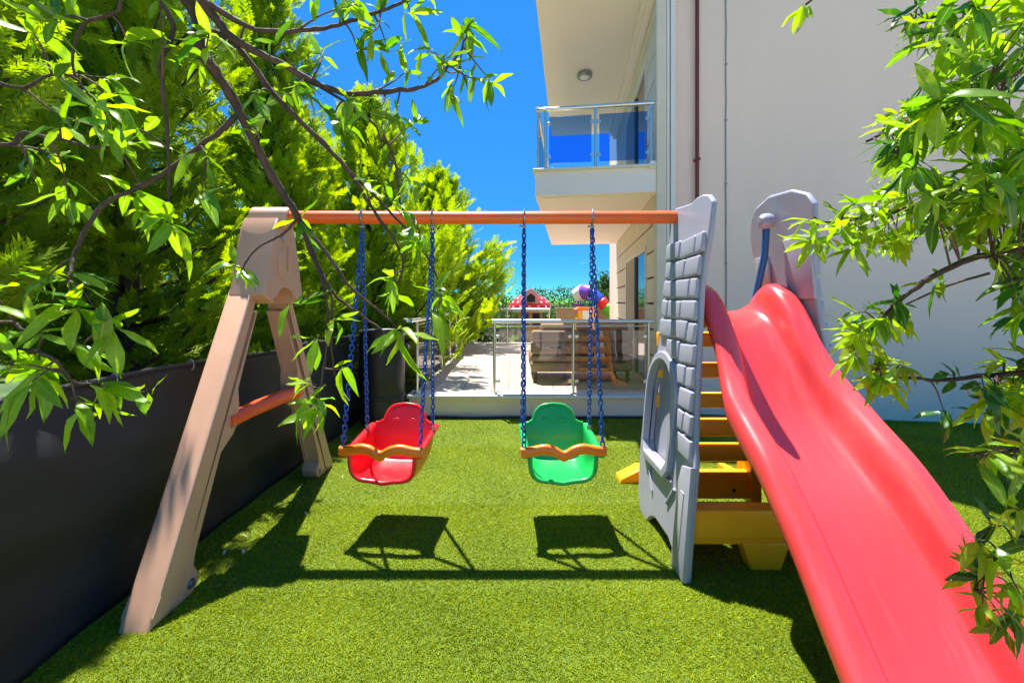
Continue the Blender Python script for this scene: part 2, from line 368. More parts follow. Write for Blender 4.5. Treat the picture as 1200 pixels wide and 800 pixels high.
bm = bmesh.new(); tube(bm, catmull([(-1.3, 5.2, 0.018), (-0.9, 5.21, 0.022), (-0.45, 5.18, 0.018), (0.0, 5.21, 0.02), (0.5, 5.19, 0.018), (1.2, 5.205, 0.02), (1.75, 5.2, 0.018)], 5), 0.014, 8)
tag(finish('garden_hose', bm, 'black_rubber', None, 60), 'thin black hose lying along the foot of the terrace', 'hose')

# ------------------------------------------------------------------ apartment building
B = tag(empty('apartment_building', (CX, CY, 0)), 'cream and grey apartment block with overhanging balconies beside the terrace', 'building')
def bbox(name, u0, u1, v0, v1, z0, z1, m, parent=None, bev=0.0, smooth=None):
    bm = bmesh.new(); M = Matrix.Translation((CX, CY, 0)) @ Matrix.Rotation(ROTB, 4, 'Z')
    box(bm, (u0, v0, z0), (u1, v1, z1), bev, 1, M)
    return finish(name, bm, m, parent or B, smooth, world=True)
HT = 9.6
bbox('wall', 0.225, 12.0, 0.26, 9.0, -0.1, HT, 'wall_paint')
bbox('side_wall', 0.03, 0.22, 0.2, 4.78, -0.1, HT, 'groove')
bbox('corner_post', -0.005, 0.115, 0.0, 0.192, -0.1, HT, 'cream_board', bev=0.008)
bbox('corner_trim', 0.123, 0.155, 0.02, 0.3, -0.1, HT, 'white_trim', bev=0.004)
bbox('corner_trim', 0.170, 0.226, 0.03, 0.3, -0.1, HT, 'white_trim', bev=0.004)
bbox('end_post', -0.002, 0.2, 4.69, 4.80, -0.1, HT, 'white_trim', bev=0.006)
def boards(v0, v1, z0, z1, h=0.34):
    z = z0
    while z < z1 - 0.02:
        zt = min(z + h, z1)
        bbox('board', 0.0, 0.035, v0, v1, z + 0.014, zt - 0.014, 'cream_board', bev=0.005)
        z += h
D0, D1 = 0.78, 2.92           # doors of both floors
for (zf, zg, zs) in ((0.277, 2.42, 2.78), (3.12, 5.02, 5.36)):
    boards(0.2, D0 - 0.04, zf + 0.106, zg)
    boards(D1 + 0.06, 4.685, zf + 0.106, zg)
    bbox('board', 0.0, 0.035, 0.2, 4.685, zg + 0.016, zs - 0.003, 'cream_board', bev=0.004)
    bbox('board', 0.0, 0.035, D0 - 0.026, D1 + 0.046, zg - 0.215, zg - 0.014, 'cream_board', bev=0.004)
    dt = zg - 0.22
    d = bbox('sliding_door', 0.02, 0.045, D0 + 0.02, D1, zf, dt - 0.04, 'window_dark')
    for v0, v1 in ((D0 - 0.02, D0 + 0.03), (D1 - 0.03, D1 + 0.04), (1.78, 1.86)):
        bbox('frame', -0.012, 0.05, v0, v1, zf, dt - 0.045, 'white_trim' if v0 != 1.78 else 'dark_frame', d, 0.004)
    bbox('frame', -0.014, 0.05, D0 - 0.02, D1 + 0.04, dt - 0.043, dt + 0.002, 'white_trim', d, 0.004)
    # half drawn curtain panel in the far leaf
    bm = bmesh.new(); rows = []
    for z in (zf + 0.03, dt - 0.06):
        rows.append([bpt(0.006 + 0.008 * math.sin(k * 1.3), 1.9 + (D1 - 1.98) * k / 40, z) for k in range(41)])
    grid(bm, rows); finish('curtain', bm, 'curtain', d, 60, world=True)
# balconies
def balcony(z0, z1, name):
    b = bbox(name, -1.50, 0.0, 0.02, 4.74, z0, z1 - 0.035, 'soffit_paint')
    bbox('coping', -1.53, -0.008, -0.02, 4.77, z1 - 0.034, z1, 'coping', b, 0.006)
    return b
bal = balcony(2.78, 3.12, 'balcony')
bbox('drip_edge', -1.44, -0.06, 0.1, 0.16, 2.765, 2.779, 'white_trim', bal)
bbox('plinth', -0.09, -0.012, -0.01, 0.07, 3.06, 3.16, 'white_trim', bal, 0.01)
bal2 = balcony(5.36, 5.72, 'balcony')
bbox('cornice', -0.14, 0.0, 0.05, 4.7, 5.26, 5.357, 'soffit_paint', bal2, 0.01)
bbox('cornice', -0.08, 0.0, 0.05, 4.7, 5.19, 5.257, 'soffit_paint', bal2, 0.01)
lp = P(685, 86, 7.35)
bm = bmesh.new(); lathe(bm, [(0, -0.02), (0.085, -0.02), (0.125, -0.045), (0.13, -0.09), (0.115, -0.105), (0.095, -0.105), (0.09, -0.09)], (lp.x, lp.y, 5.38), 24)
lamp = finish('ceiling_lamp', bm, 'bolt_metal', B, 40, world=True)
bm = bmesh.new(); lathe(bm, [(0.09, -0.088), (0.07, -0.108), (0.04, -0.12), (0, -0.125)], (lp.x, lp.y, 5.38), 24)
finish('lamp_glass', bm, 'white_plastic', lamp, 60, world=True)
# down pipe, cable and wall hook on the front wall
def wall_u(px):              # front wall plane v = 0.26
    r = (px - HX) / F; p0 = Vector((CX, CY, 0)) + VX * 0.26
    return (r * p0.y - p0.x) / (UX.x - r * UX.y)
u = wall_u(815.5); p = Vector((CX, CY, 0)) + VX * 0.205 + UX * u
bm = bmesh.new(); tube(bm, [(p.x, p.y, 0.02), (p.x, p.y, HT)], 0.024, 14)
dp = finish('downpipe', bm, 'brown_pipe', B, 40, world=True)
for z in (1.1, 3.2, 5.3):
    bm = bmesh.new(); q = Vector((CX, CY, 0)) + VX * 0.262 + UX * u
    box(bm, (-0.034, -0.09, z), (0.034, 0.0, z + 0.03), 0.004, 1, Matrix.Translation(q) @ Matrix.Rotation(ROTB, 4, 'Z'))
    finish('bracket', bm, 'brown_pipe', dp, 30, world=True)
u = wall_u(850.5); pts = []
for i in range(40):
    q = Vector((CX, CY, 0)) + VX * 0.249 + UX * (u + random.uniform(-0.004, 0.004)); pts.append((q.x, q.y, 0.05 + i * 0.23))
bm = bmesh.new(); tube(bm, pts, 0.008, 6); cb = finish('wall_cable', bm, 'cable_grey', B, 60, world=True)
for z in (1.9, 2.9, 3.7, 4.4):
    q = Vector((CX, CY, 0)) + VX * 0.262 + UX * u
    bm = bmesh.new(); box(bm, (-0.016, -0.026, z), (0.016, 0, z + 0.018), 0.003, 1, Matrix.Translation(q) @ Matrix.Rotation(ROTB, 4, 'Z'))
    finish('clip', bm, 'cable_grey', cb, 30, world=True)

# ------------------------------------------------------------------ railings
def railing(name, label, pts, posts, z0, h, glass, group=None, rod=True, r=0.022):
    """posts: list of points (x,y); glass panes between neighbours"""
    root = tag(empty(name, (posts[0][0], posts[0][1], z0)), label, 'railing', group)
    bm = bmesh.new(); tube(bm, catmull([(x, y, z0 + h) for x, y in pts], 4) if len(pts) > 2 else [(x, y, z0 + h) for x, y in pts], r * 1.15, 12)
    finish('handrail', bm, 'steel', root, 50, world=True)
    for i, (x, y) in enumerate(posts):
        bm = bmesh.new(); tube(bm, [(x, y, z0 + 0.003), (x, y, z0 + h - r * 0.6)], r * 0.85, 12)
        po = finish('post', bm, 'steel', root, 50, world=True)
        bm = bmesh.new(); lathe(bm, [(0, 0.016), (r * 1.5, 0.016), (r * 2.0, 0.008), (r * 2.0, 0.001), (0, 0.001)], (x, y, z0 + 0.001), 16)
        finish('base_flange', bm, 'steel', po, 40, world=True)
    for (a, b) in zip(posts, posts[1:]):
        a, b = Vector((*a, 0)), Vector((*b, 0)); d = (b - a); L = d.length; d.normalize(); n = Vector((-d.y, d.x, 0))
        g0, g1 = a + d * (r * 2.2), b - d * (r * 2.2)
        M = Matrix.Translation((g0.x, g0.y, z0)) @ Matrix.Rotation(math.atan2(d.y, d.x), 4, 'Z')
        bm = bmesh.new(); box(bm, (0, -0.004, 0.075), ((g1 - g0).length, 0.004, h - 0.10), 0, 1, M)
        pane = finish('glass_pane', bm, glass, root, None, world=True)
        for zc in (0.16, h - 0.19):
            for q, s in ((a, 1), (b, -1)):
                bm = bmesh.new(); c = q + d * (s * r * 2.0)
                box(bm, (-0.024, -0.013, -0.02), (0.024, 0.013, 0.02), 0.005, 1, Matrix.Translation((c.x, c.y, z0 + zc)) @ Matrix.Rotation(math.atan2(d.y, d.x), 4, 'Z'))
                finish('clamp', bm, 'steel', pane, 40, world=True)
        if rod:
            bm = bmesh.new(); tube(bm, [(a.x, a.y, z0 + h - 0.06), (b.x, b.y, z0 + h - 0.06)], r * 0.35, 8)
            finish('rod', bm, 'steel', root, 50, world=True)
    return root
ry = 5.33
railing('glass_railing', 'three-post glass railing along the lawn edge of the terrace, before the brown sofa',
        [(-0.25, ry), (1.76, ry - 0.02)], [(-0.22, ry), (0.765, ry), (1.70, ry - 0.015)], TZ, 0.905, 'rail_glass')
lx = -1.19
lp_ = [(lx, 5.34 + t) for t in (0, 0.95, 1.9, 2.85, 3.8, 4.75, 5.7, 6.55)]
railing('glass_railing', 'long glass railing running back along the conifer side of the terrace',
        [(lx - 0.14, 5.30), (lx, 5.33), (lx, 8), (lx, 11.9)], lp_, TZ, 0.92, 'rail_glass')
railing('glass_railing', 'glass railing across the far end of the terrace before the mushroom playhouse',
        [(lx, 11.9), (1.07, 11.9)], [(lx + 0.1, 11.9), (-0.13, 11.9), (1.03, 11.9)], TZ, 0.95, 'rail_glass')
br = [bpt(-0.06, 0.05, 0), bpt(-0.74, 0.05, 0), bpt(-1.37, 0.05, 0)]
hr = [bpt(-0.02, 0.05, 0), bpt(-0.8, 0.05, 0), bpt(-1.38, 0.05, 0), bpt(-1.455, 0.09, 0), bpt(-1.47, 0.2, 0), bpt(-1.47, 2.4, 0), bpt(-1.47, 4.7, 0)]
root = railing('balcony_railing', 'curved steel and blue glass railing on the front of the upper balcony', [(q.x, q.y) for q in hr], [(q.x, q.y) for q in br], 3.12, 0.77, 'balcony_glass', rod=False)
root2 = railing('balcony_railing', 'steel and blue glass railing along the open side of the upper balcony', [(q.x, q.y) for q in hr[4:]], [(q.x, q.y) for q in (bpt(-1.47, 0.12, 0), bpt(-1.47, 1.6, 0), bpt(-1.47, 3.1, 0), bpt(-1.47, 4.65, 0))], 3.12, 0.755, 'balcony_glass', rod=False)
root3 = railing('balcony_railing', 'steel and blue glass railing at the back end of the upper balcony', [(q.x, q.y) for q in (bpt(-1.44, 4.7, 0), bpt(-0.02, 4.7, 0))], [(q.x, q.y) for q in (bpt(-1.36, 4.7, 0), bpt(-0.7, 4.7, 0), bpt(-0.06, 4.7, 0))], 3.12, 0.77, 'balcony_glass', rod=False)

# ------------------------------------------------------------------ sofa behind the railing
sofa = tag(empty('garden_sofa', (1.05, 6.2, TZ)), 'brown padded garden sofa turned away, behind the glass railing', 'sofa')
sx0, sx1, sy = 0.27, 1.72, 6.05
for i, (z0, z1, dy) in enumerate(((0.43, 0.57, 0.0), (0.575, 0.67, 0.015), (0.675, 0.855, 0.01), (0.86, 1.02, 0.0))):
    bm = bmesh.new(); box(bm, (sx0 + 0.015 * (i % 2), sy + dy, z0), (sx1, sy + 0.22 + dy, z1), 0.045, 4)
    for v in bm.verts: v.co.y += 0.012 * math.sin(v.co.x * 9 + i) ; v.co.z += 0.006 * math.sin(v.co.x * 13 + 2 * i)
    finish('back_bolster', bm, 'sofa_brown', sofa, 60, world=True)
bm = bmesh.new(); box(bm, (sx0, sy + 0.22, 0.43), (sx1, sy + 0.95, 0.66), 0.05, 3); finish('seat', bm, 'sofa_brown', sofa, 60, world=True)
for x in (sx0 + 0.04, sx1 - 0.09):
    for y in (sy + 0.05, sy + 0.85):
        bm = bmesh.new(); box(bm, (x, y, TZ + 0.002), (x + 0.05, y + 0.05, 0.43), 0.005); finish('leg', bm, 'sofa_leg', sofa, 30, world=True)
bm = bmesh.new()
for k in range(9):       # embroidered sprig on the back
    a = -1.2 + k * 0.3; c = Vector((0.62, sy - 0.014, 0.76))
    t = c + Vector((math.sin(a) * 0.17, 0, math.cos(a) * 0.075)); n = Vector((math.cos(a), 0, -math.sin(a))) * 0.018
    q = [c, (c + t) / 2 + n, t, (c + t) / 2 - n]
    va = [bm.verts.new(p) for p in q]; vb = [bm.verts.new(p + Vector((0, 0.02, 0))) for p in q]
    bm.faces.new(va); bm.faces.new(vb[::-1])
    for i in range(4): bm.faces.new((va[i], vb[i], vb[(i + 1) % 4], va[(i + 1) % 4]))
finish('embroidery', bm, 'curtain', sofa, None, world=True)
for x0, x1, r, lab in ((0.42, 0.90, 0.055, 'pink rolled cushion with round end, on top of the brown sofa back'), (0.93, 1.14, 0.06, 'short pink rolled cushion between two longer ones on the sofa back'), (1.2, 1.66, 0.05, 'slim pale pink rolled cushion on the sofa back, next to the house wall')):
    bm = bmesh.new(); tube(bm, [(x0, sy + 0.1, 1.02 + r), (x0 + 0.012, sy + 0.1, 1.02 + r), (x1 - 0.012, sy + 0.1, 1.02 + r), (x1, sy + 0.1, 1.02 + r)], [r * 0.8, r, r, r * 0.8], 16)
    tag(finish('rolled_cushion', bm, 'cushion_pink', None, 40), lab, 'cushion', 'rolled cushions on the sofa')

# ------------------------------------------------------------------ black fence and barrel
fen = tag(empty('shade_fence', (-1.84, 3.5, 0)), 'low black shade cloth fence along the side of the lawn', 'fence')
rows = []
NY = 260
for k in range(30):
    t = k / 29; row = []
    for i in range(NY):
        y = -0.6 + i * (12.6 / (NY - 1))
        w = 0.012 * math.sin(y * 5.3 + t * 2) * (0.4 + t) + 0.006 * math.sin(y * 13 + t * 7) + 0.030 * math.sin(t * 7.5 + y * 1.1 + 1.2 * math.sin(y * 0.7)) + 0.006 * math.sin(t * 21 + y * 2.3) - 0.012 * math.exp(-((y % 1.8 - 0.4) / 0.06) ** 2)
        top = 1.055 + 0.012 * math.sin(y * 3.4) - 0.008 * (y - 2)
        row.append((-1.835 + 0.012 * (y - 2.6) + w, y, 0.003 + t * top))
    rows.append(row)
bm = bmesh.new(); grid(bm, rows); fc = finish('shade_cloth', bm, 'black_cloth', fen, 180, world=True)
md = fc.modifiers.new('thick', 'SOLIDIFY'); md.thickness = 0.004
bm = bmesh.new(); tube(bm, [(r[0] + 0.002, r[1], r[2] + 0.004) for r in rows[-1]], 0.013, 8); finish('top_hem', bm, 'black_cloth', fen, 60, world=True)
for y in (0.4, 2.2, 4.0, 5.8, 7.6, 9.4, 11.2):
    bm = bmesh.new(); tube(bm, [(-1.945 + 0.012 * (y - 2.6), y, 0), (-1.945 + 0.012 * (y - 2.6), y, 1.03)], 0.02, 8); finish('post', bm, 'bolt_metal', fen, 40, world=True)
for i, y in enumerate(np.arange(0.2, 8.5, 0.45)):       # cable ties through the hem
    r_ = rows[-1][int((y + 0.6) / 12.6 * (NY - 1))]
    bm = bmesh.new(); tube(bm, [(r_[0] + 0.016 * math.cos(a), y, r_[2] - 0.006 + 0.03 * math.sin(a)) for a in np.linspace(0, 2 * math.pi, 12)], 0.003, 5, False); finish('cable_tie', bm, 'cable_grey', fen, 60, world=True)
bx, by = -1.50, 4.93
bar = tag(empty('planter_barrel', (bx, by, 0)), 'tall black plastic barrel at the corner of the terrace', 'barrel')
bm = bmesh.new(); lathe(bm, [(0, 0.004), (0.17, 0.004), (0.215, 0.03), (0.245, 0.10), (0.252, 0.30), (0.246, 0.325), (0.254, 0.35), (0.258, 0.7), (0.25, 1.0), (0.255, 1.06), (0.262, 1.08), (0.255, 1.10), (0.235, 1.09), (0.23, 1.0), (0, 0.98)], (0, 0, 0), 40)
finish('drum', bm, 'black_rubber', bar, 50)
bm = bmesh.new(); lathe(bm, [(0.256, 0.34), (0.262, 0.345), (0.262, 0.365), (0.257, 0.37)], (0, 0, 0), 40); finish('band', bm, 'black_rubber', bar, 50)
for s in (-1, 1):
    bm = bmesh.new(); tube(bm, catmull([(s * 0.245, -0.07, 0.93), (s * 0.30, -0.06, 0.90), (s * 0.30, 0.06, 0.90), (s * 0.245, 0.07, 0.93)], 4), 0.012, 8); finish('handle', bm, 'black_rubber', bar, 60)

# ------------------------------------------------------------------ the play set
PS = tag(empty('swing_slide_set', (0, 2.77, 0)), 'plastic playset of swing beam, beige end frame, grey castle tower and red slide', 'playset')
FY = 2.77; BZ = 1.97
# beige end frame: two legs (main shell + rear flange) and a top block
XF0, XF1 = -1.695, -1.555
def outer(z): return 1.835 + 0.477 * z
frame = empty('end_frame', (0, 0, 0)); frame.parent = PS; frame.location = (0, -2.77, 0)
def legparts(s):
    m = (lambda y: y) if s > 0 else (lambda y: 2 * FY - y)
    bm = bmesh.new()
    pts = [(outer(0) - 0.012, 0.0), (outer(0) + 0.115, 0.0), (outer(0.06) + 0.094, 0.06), (outer(1.42) + 0.074, 1.42), (outer(1.62) + 0.06, 1.66), (outer(1.62), 1.62), (outer(0.12), 0.12), (outer(0.05) - 0.012, 0.05)]
    prism(bm, [(m(a), b) for a, b in pts], 'x', XF0, XF1, 0.028, 5)
    leg = finish('leg', bm, 'beige_plastic', frame, 45)
    edge = [(0.0, 0.255), (0.035, 0.272), (0.075, 0.262), (0.13, 0.185), (0.20, 0.168), (0.62, 0.150), (0.68, 0.235), (0.76, 0.245), (0.84, 0.205), (0.93, 0.146), (1.36, 0.140)]
    bm = bmesh.new()
    prism(bm, [(m(outer(0.0) + 0.09), 0.0)] + [(m(outer(z) + e_ - 0.004), z) for z, e_ in edge] + [(m(outer(1.36) + 0.05), 1.36)], 'x', XF0 + 0.01, XF1 - 0.105, 0.008, 3)
    finish('flange', bm, 'beige_plastic', leg, 45)
    bm = bmesh.new()      # outer rib; a deep groove is left between it and the main shell
    prism(bm, [(m(outer(0.0) + 0.115), 0.0)] + [(m(outer(z) + e_), z) for z, e_ in edge] + [(m(outer(1.36) + 0.114), 1.36), (m(outer(0.30) + 0.134), 0.30), (m(outer(0.2) + 0.105), 0.20), (m(outer(0.08) + 0.105), 0.08)], 'x', XF1 - 0.107, XF1 - 0.006, 0.008, 3)
    finish('rib', bm, 'beige_plastic', leg, 45)
    for zz, ex in ((0.055, 0.212), (0.735, 0.205)):
        bm = bmesh.new(); c = (XF1 - 0.014, m(outer(zz) + ex), zz)
        disc(bm, c, (1, 0, 0), 0.024, 0.012, 16); disc(bm, (c[0] + 0.012, c[1], c[2]), (1, 0, 0), 0.013, 0.010, 6)
        finish('bolt', bm, 'bolt_metal', leg, 40)
    return leg
legparts(1); legparts(-1)
bm = bmesh.new()     # top block with arched underside
pts = [(FY - 0.238, 1.465), (FY - 0.135, 1.41)]
for k in range(9):
    a = math.pi - k * math.pi / 8; pts.append((FY + 0.125 * math.cos(a), 1.43 + 0.105 * math.sin(a)))
pts += [(FY + 0.135, 1.41), (FY + 0.238, 1.465), (FY + 0.185, 1.62), (FY + 0.150, 1.76), (FY + 0.125, 1.88), (FY + 0.085, 1.95), (FY - 0.085, 1.95), (FY - 0.125, 1.88), (FY - 0.150, 1.76), (FY - 0.185, 1.62)]
prism(bm, pts, 'x', XF0 + 0.006, XF1 + 0.085, 0.042, 5); blk = finish('top_block', bm, 'beige_plastic', frame, 45)
bm = bmesh.new(); tube(bm, [(XF0 + 0.02, FY, BZ - 0.01), (XF0 + 0.03, FY, BZ - 0.01), (XF1 + 0.105, FY, BZ - 0.01), (XF1 + 0.12, FY, BZ - 0.01)], [0.06, 0.074, 0.074, 0.06], 24); finish('beam_socket', bm, 'beige_plastic', frame, 45)
bm = bmesh.new(); box(bm, (XF1 + 0.08, FY - 0.085, 1.585), (XF1 + 0.096, FY - 0.005, 1.76), 0.007, 2); finish('cover_plate', bm, 'beige_plastic', blk, 45)
bm = bmesh.new(); box(bm, (XF1 + 0.08, FY + 0.02, 1.62), (XF1 + 0.094, FY + 0.055, 1.78), 0.006, 2); finish('cover_plate', bm, 'beige_plastic', blk, 45)
bm = bmesh.new(); disc(bm, (XF1 + 0.08, FY - 0.03, 1.83), (1, 0, 0), 0.02, 0.014, 12); finish('bolt', bm, 'bolt_metal', blk, 40)
bm = bmesh.new(); tube(bm, [(XF1 - 0.035, outer(0.76) + 0.17, 0.755), (XF1 - 0.035, FY - 0.2, 0.765), (XF1 - 0.035, FY + 0.2, 0.765), (XF1 - 0.035, 2 * FY - outer(0.76) - 0.17, 0.755)], 0.046, 16); tb = finish('tie_bar', bm, 'tie_red', frame, 45)
bm = bmesh.new(); tube(bm, [(-1.50, FY, BZ), (-0.2, FY, BZ - 0.004), (1.06, FY, BZ)], 0.041, 24); finish('crossbar', bm, 'beam_orange', PS, 50, world=True)

# castle tower panels: local x = outward normal negative, y depth, z up; leaning inwards
LEAN = math.atan(0.095)
def panel(side):
    # side=-1: panel by the swings (outer face towards -x)
    px = 0.875 if side < 0 else 1.805
    p = empty('tower_panel', (px, 0, 0), (0, -side * LEAN, 0)); p.parent = PS; p.location = (px, -2.77, 0)
    out = -1 if side < 0 else 1
    TH = 0.032
    a0, a1 = 0.0, -out * TH                      # outer and inner face
    # shell outline (y,z) with a window hole: built as quads between outline and hole
    outl = [(2.15, 0.0), (2.32, 0.0), (2.36, 0.06), (2.42, 0.085), (2.64, 0.085), (2.72, 0.05), (2.77, 0.0), (2.92, 0.0), (2.99, 0.08), (3.03, 0.25), (3.045, 0.45), (3.035, 0.62), (2.985, 0.80), (2.915, 0.98), (2.865, 1.16), (2.84, 1.42), (2.845, 1.70), (2.865, 1.76)]
    outl += [(2.84, 1.9), (2.80, 2.045), (2.66, 2.03), (2.54, 2.02), (2.48, 2.035), (2.40, 2.035), (2.32, 2.015), (2.26, 1.965)] if side < 0 else [(2.87, 1.88), (2.84, 1.97), (2.75, 2.05), (2.62, 2.085), (2.42, 2.07), (2.30, 2.02), (2.25, 1.95)]
    outl += [(2.265, 1.80), (2.29, 1.66), (2.305, 1.50), (2.285, 1.32), (2.265, 1.15), (2.225, 0.85), (2.20, 0.66), (2.175, 0.60), (2.165, 0.3)]
    hole = []
    hc, hw, hz0, hz1 = 2.70, 0.215, 0.43, 0.84
    for k in range(13):
        a = math.pi * k / 12; hole.append((hc + hw * math.cos(a), hz1 + 0.22 * math.sin(a)))
    hole += [(hc - hw, hz0 + 0.06), (hc - hw + 0.05, hz0), (hc + hw - 0.05, hz0), (hc + hw, hz0 + 0.06)]
    def shell(bm, outl, hole, xa, xb):
        from mathutils.geometry import delaunay_2d_cdt
        pts = [Vector(q) for q in outl] + [Vector(q) for q in hole]; n, h = len(outl), len(hole)
        edges = [(i, (i + 1) % n) for i in range(n)] + [(n + i, n + (i + 1) % h) for i in range(h)]
        vv, ee, ff, *_ = delaunay_2d_cdt(pts, edges, [], 0, 1e-6)
        def inside(q, poly):
            c = False
            for i in range(len(poly)):
                (x1, y1), (x2, y2) = poly[i], poly[i - 1]
                if (y1 > q[1]) != (y2 > q[1]) and q[0] < (x2 - x1) * (q[1] - y1) / (y2 - y1) + x1: c = not c
            return c
        A = [bm.verts.new((xa, q.x, q.y)) for q in vv]; Bv = [bm.verts.new((xb, q.x, q.y)) for q in vv]
        for f in ff:
            c = sum((vv[i] for i in f), Vector((0, 0))) / len(f)
            if inside(c, outl) and not (hole and inside(c, hole)):
                bm.faces.new([A[i] for i in f]); bm.faces.new([Bv[i] for i in reversed(f)])
        for loop, o in ((outl, 0), (hole, n)):
            for i in range(len(loop)):
                j = (i + 1) % len(loop)
                bm.faces.new((A[o + i], A[o + j], Bv[o + j], Bv[o + i]))
    bm = bmesh.new(); shell(bm, outl, hole, a0, a1)
    o = finish('panel_shell', bm, 'grey_plastic', p, 35)
    md = o.modifiers.new('bev', 'BEVEL'); md.width = 0.012; md.segments = 3; md.limit_method = 'ANGLE'; md.angle_limit = R(40)
    # thick arch frame round the window
    bm = bmesh.new(); pts = [(a0 + out * 0.006, y, z) for y, z in hole]
    ring_out = []
    for y, z in hole:
        dy, dz = y - hc, z - 0.74; L = math.hypot(dy, dz); ring_out.append((y + dy / L * 0.058 * (1 if dy < 0 else 0.7), z + dz / L * 0.055))
    n = len(hole)
    v1 = [bm.verts.new((a0 + out * 0.034, y, z)) for y, z in hole]; v2 = [bm.verts.new((a0 + out * 0.030, y, z)) for y, z in ring_out]
    v3 = [bm.verts.new((a0 - out * 0.01, y, z)) for y, z in ring_out]; v4 = [bm.verts.new((a1 - out * 0.02, y, z)) for y, z in hole]
    for i in range(n):
        j = (i + 1) % n
        for q1, q2 in ((v4, v1), (v1, v2), (v2, v3), (v3, v4)): bm.faces.new((q1[i], q1[j], q2[j], q2[i]))
    o = finish('window_arch', bm, 'grey_plastic', p, 35)
    md = o.modifiers.new('bev', 'BEVEL'); md.width = 0.008; md.segments = 2; md.limit_method = 'ANGLE'; md.angle_limit = R(40)
    bm = bmesh.new(); prism(bm, [(hc + (y - hc) * 1.16, 0.74 + (z - 0.74) * 1.1) for y, z in hole], 'x', a1 - out * 0.0205, a1 - out * 0.04)
    finish('window_back', bm, 'grey_plastic', p, 45)
    # bricks standing proud of the outer face
    def edge_rear(z): return float(np.interp(z, [0.08, 0.45, 0.62, 0.8, 0.98, 1.16, 1.42, 1.70, 1.76, 2.05], [2.99, 3.045, 3.035, 2.985, 2.915, 2.865, 2.84, 2.845, 2.865, 2.80]))
    def edge_front(z): return float(np.interp(z, [0, 0.3, 0.6, 0.66, 0.85, 1.15, 1.32, 1.5, 1.66, 1.8, 1.97], [2.15, 2.165, 2.175, 2.2, 2.225, 2.265, 2.285, 2.305, 2.29, 2.265, 2.26]))
    rowh = 0.122; z = 0.595; r = 0
    while z < 1.80:
        z1 = z + rowh - 0.012
        y0, y1 = edge_front(z + 0.05) + 0.006, edge_rear(z + 0.05) - 0.022
        cuts = [y0] + [c for c in (np.arange(y0 + (0.10 if r % 2 else 0.20), y1 - 0.06, 0.215)) ] + [y1]
        for c0, c1 in zip(cuts, cuts[1:]):
            c0 += 0.006; c1 -= 0.006
            if c1 - c0 < 0.03: continue
            # clear of the arch
            if z < 1.14:
                lim = hc - hw - 0.075 if z < 0.95 else hc - 0.16 if z < 1.05 else hc - 0.02
                if c0 > lim: continue
                c1 = min(c1, lim)
                if c1 - c0 < 0.03: continue
            bm = bmesh.new(); zc, yc = (z + z1) / 2, (c0 + c1) / 2
            box(bm, (-0.014, -(c1 - c0) / 2, -(z1 - z) / 2), (0.014, (c1 - c0) / 2, (z1 - z) / 2), 0.0125, 3)
            for v in bm.verts:
                v.co.z += 0.004 * math.sin(v.co.y * 25 + r) ; v.co.y += 0.004 * math.sin(v.co.z * 40 + r * 2)
            b = finish('brick', bm, 'grey_plastic', p, 50); b.location = (a0 + out * (0.006 + random.uniform(0, 0.003)), yc, zc + random.uniform(-0.003, 0.003))
            b.rotation_euler = (random.uniform(-0.03, 0.03), 0, random.uniform(-0.015, 0.015))
        z += rowh; r += 1
    # lower moulded foot: raised apron, slot and creases
    bm = bmesh.new()
    prism(bm, [(2.14, 0.010), (2.305, 0.010), (2.31, 0.46), (2.28, 0.55), (2.165, 0.58)], 'x', a0 + out * 0.024, a0 - out * 0.01, 0.012, 2); ap = finish('foot', bm, 'grey_plastic', p, 45)
    bm = bmesh.new(); box(bm, (-0.004 + out * 0.024, 2.21, 0.14), (0.004 + out * 0.024, 2.255, 0.43), 0.0035, 2); finish('slot', bm, 'hole_dark' if side > 0 else 'cable_grey', ap, 45)
    for (ya, za, yb, zb) in ((2.42, 0.40, 2.72, 0.36), (2.47, 0.26, 2.38, 0.38), (2.80, 0.34, 2.72, 0.22)):
        bm = bmesh.new(); tube(bm, [(a0 + out * 0.004, ya, za), (a0 + out * 0.004, yb, zb)], 0.010, 8); finish('moulding', bm, 'grey_plastic', p, 60)
    return p
pl = panel(-1); pr = panel(1)
# inner mouldings on the far panel (its inside is what shows)
for (y0, y1, z0, z1) in ((2.66, 2.80, 1.52, 1.72), (2.28, 2.50, 1.45, 1.80)):
    bm = bmesh.new(); box(bm, (-0.053, y0, z0), (-0.035, y1, z1), 0.007, 2); finish('inner_moulding', bm, 'grey_plastic', pr, 45)
bm = bmesh.new(); lathe(bm, [(0, 0.075), (0.03, 0.072), (0.046, 0.05), (0.048, 0.02), (0.04, 0.0)], (0, 0, 0), 20)
k = finish('knob', bm, 'grey_plastic', pr, 45); k.rotation_euler = (0, -R(90), 0); k.location = (-0.055, 2.58, 1.925)
kp = Vector((1.535, 2.585, 1.915))
# handrail bar inside the tower
bm = bmesh.new(); tube(bm, [kp + Vector((0.01, 0, 0.02)), P(896, 300, 2.60), P(885, 350, 2.66), P(880, 372, 2.68)], 0.020, 12); finish('grab_bar', bm, 'blue_plastic', PS, 60, world=True)
bm = bmesh.new(); lathe(bm, [(0, 0.025), (0.03, 0.02), (0.032, -0.02), (0.0, -0.025)], kp, 14); finish('bar_cap', bm, 'white_plastic', PS, 50, world=True)

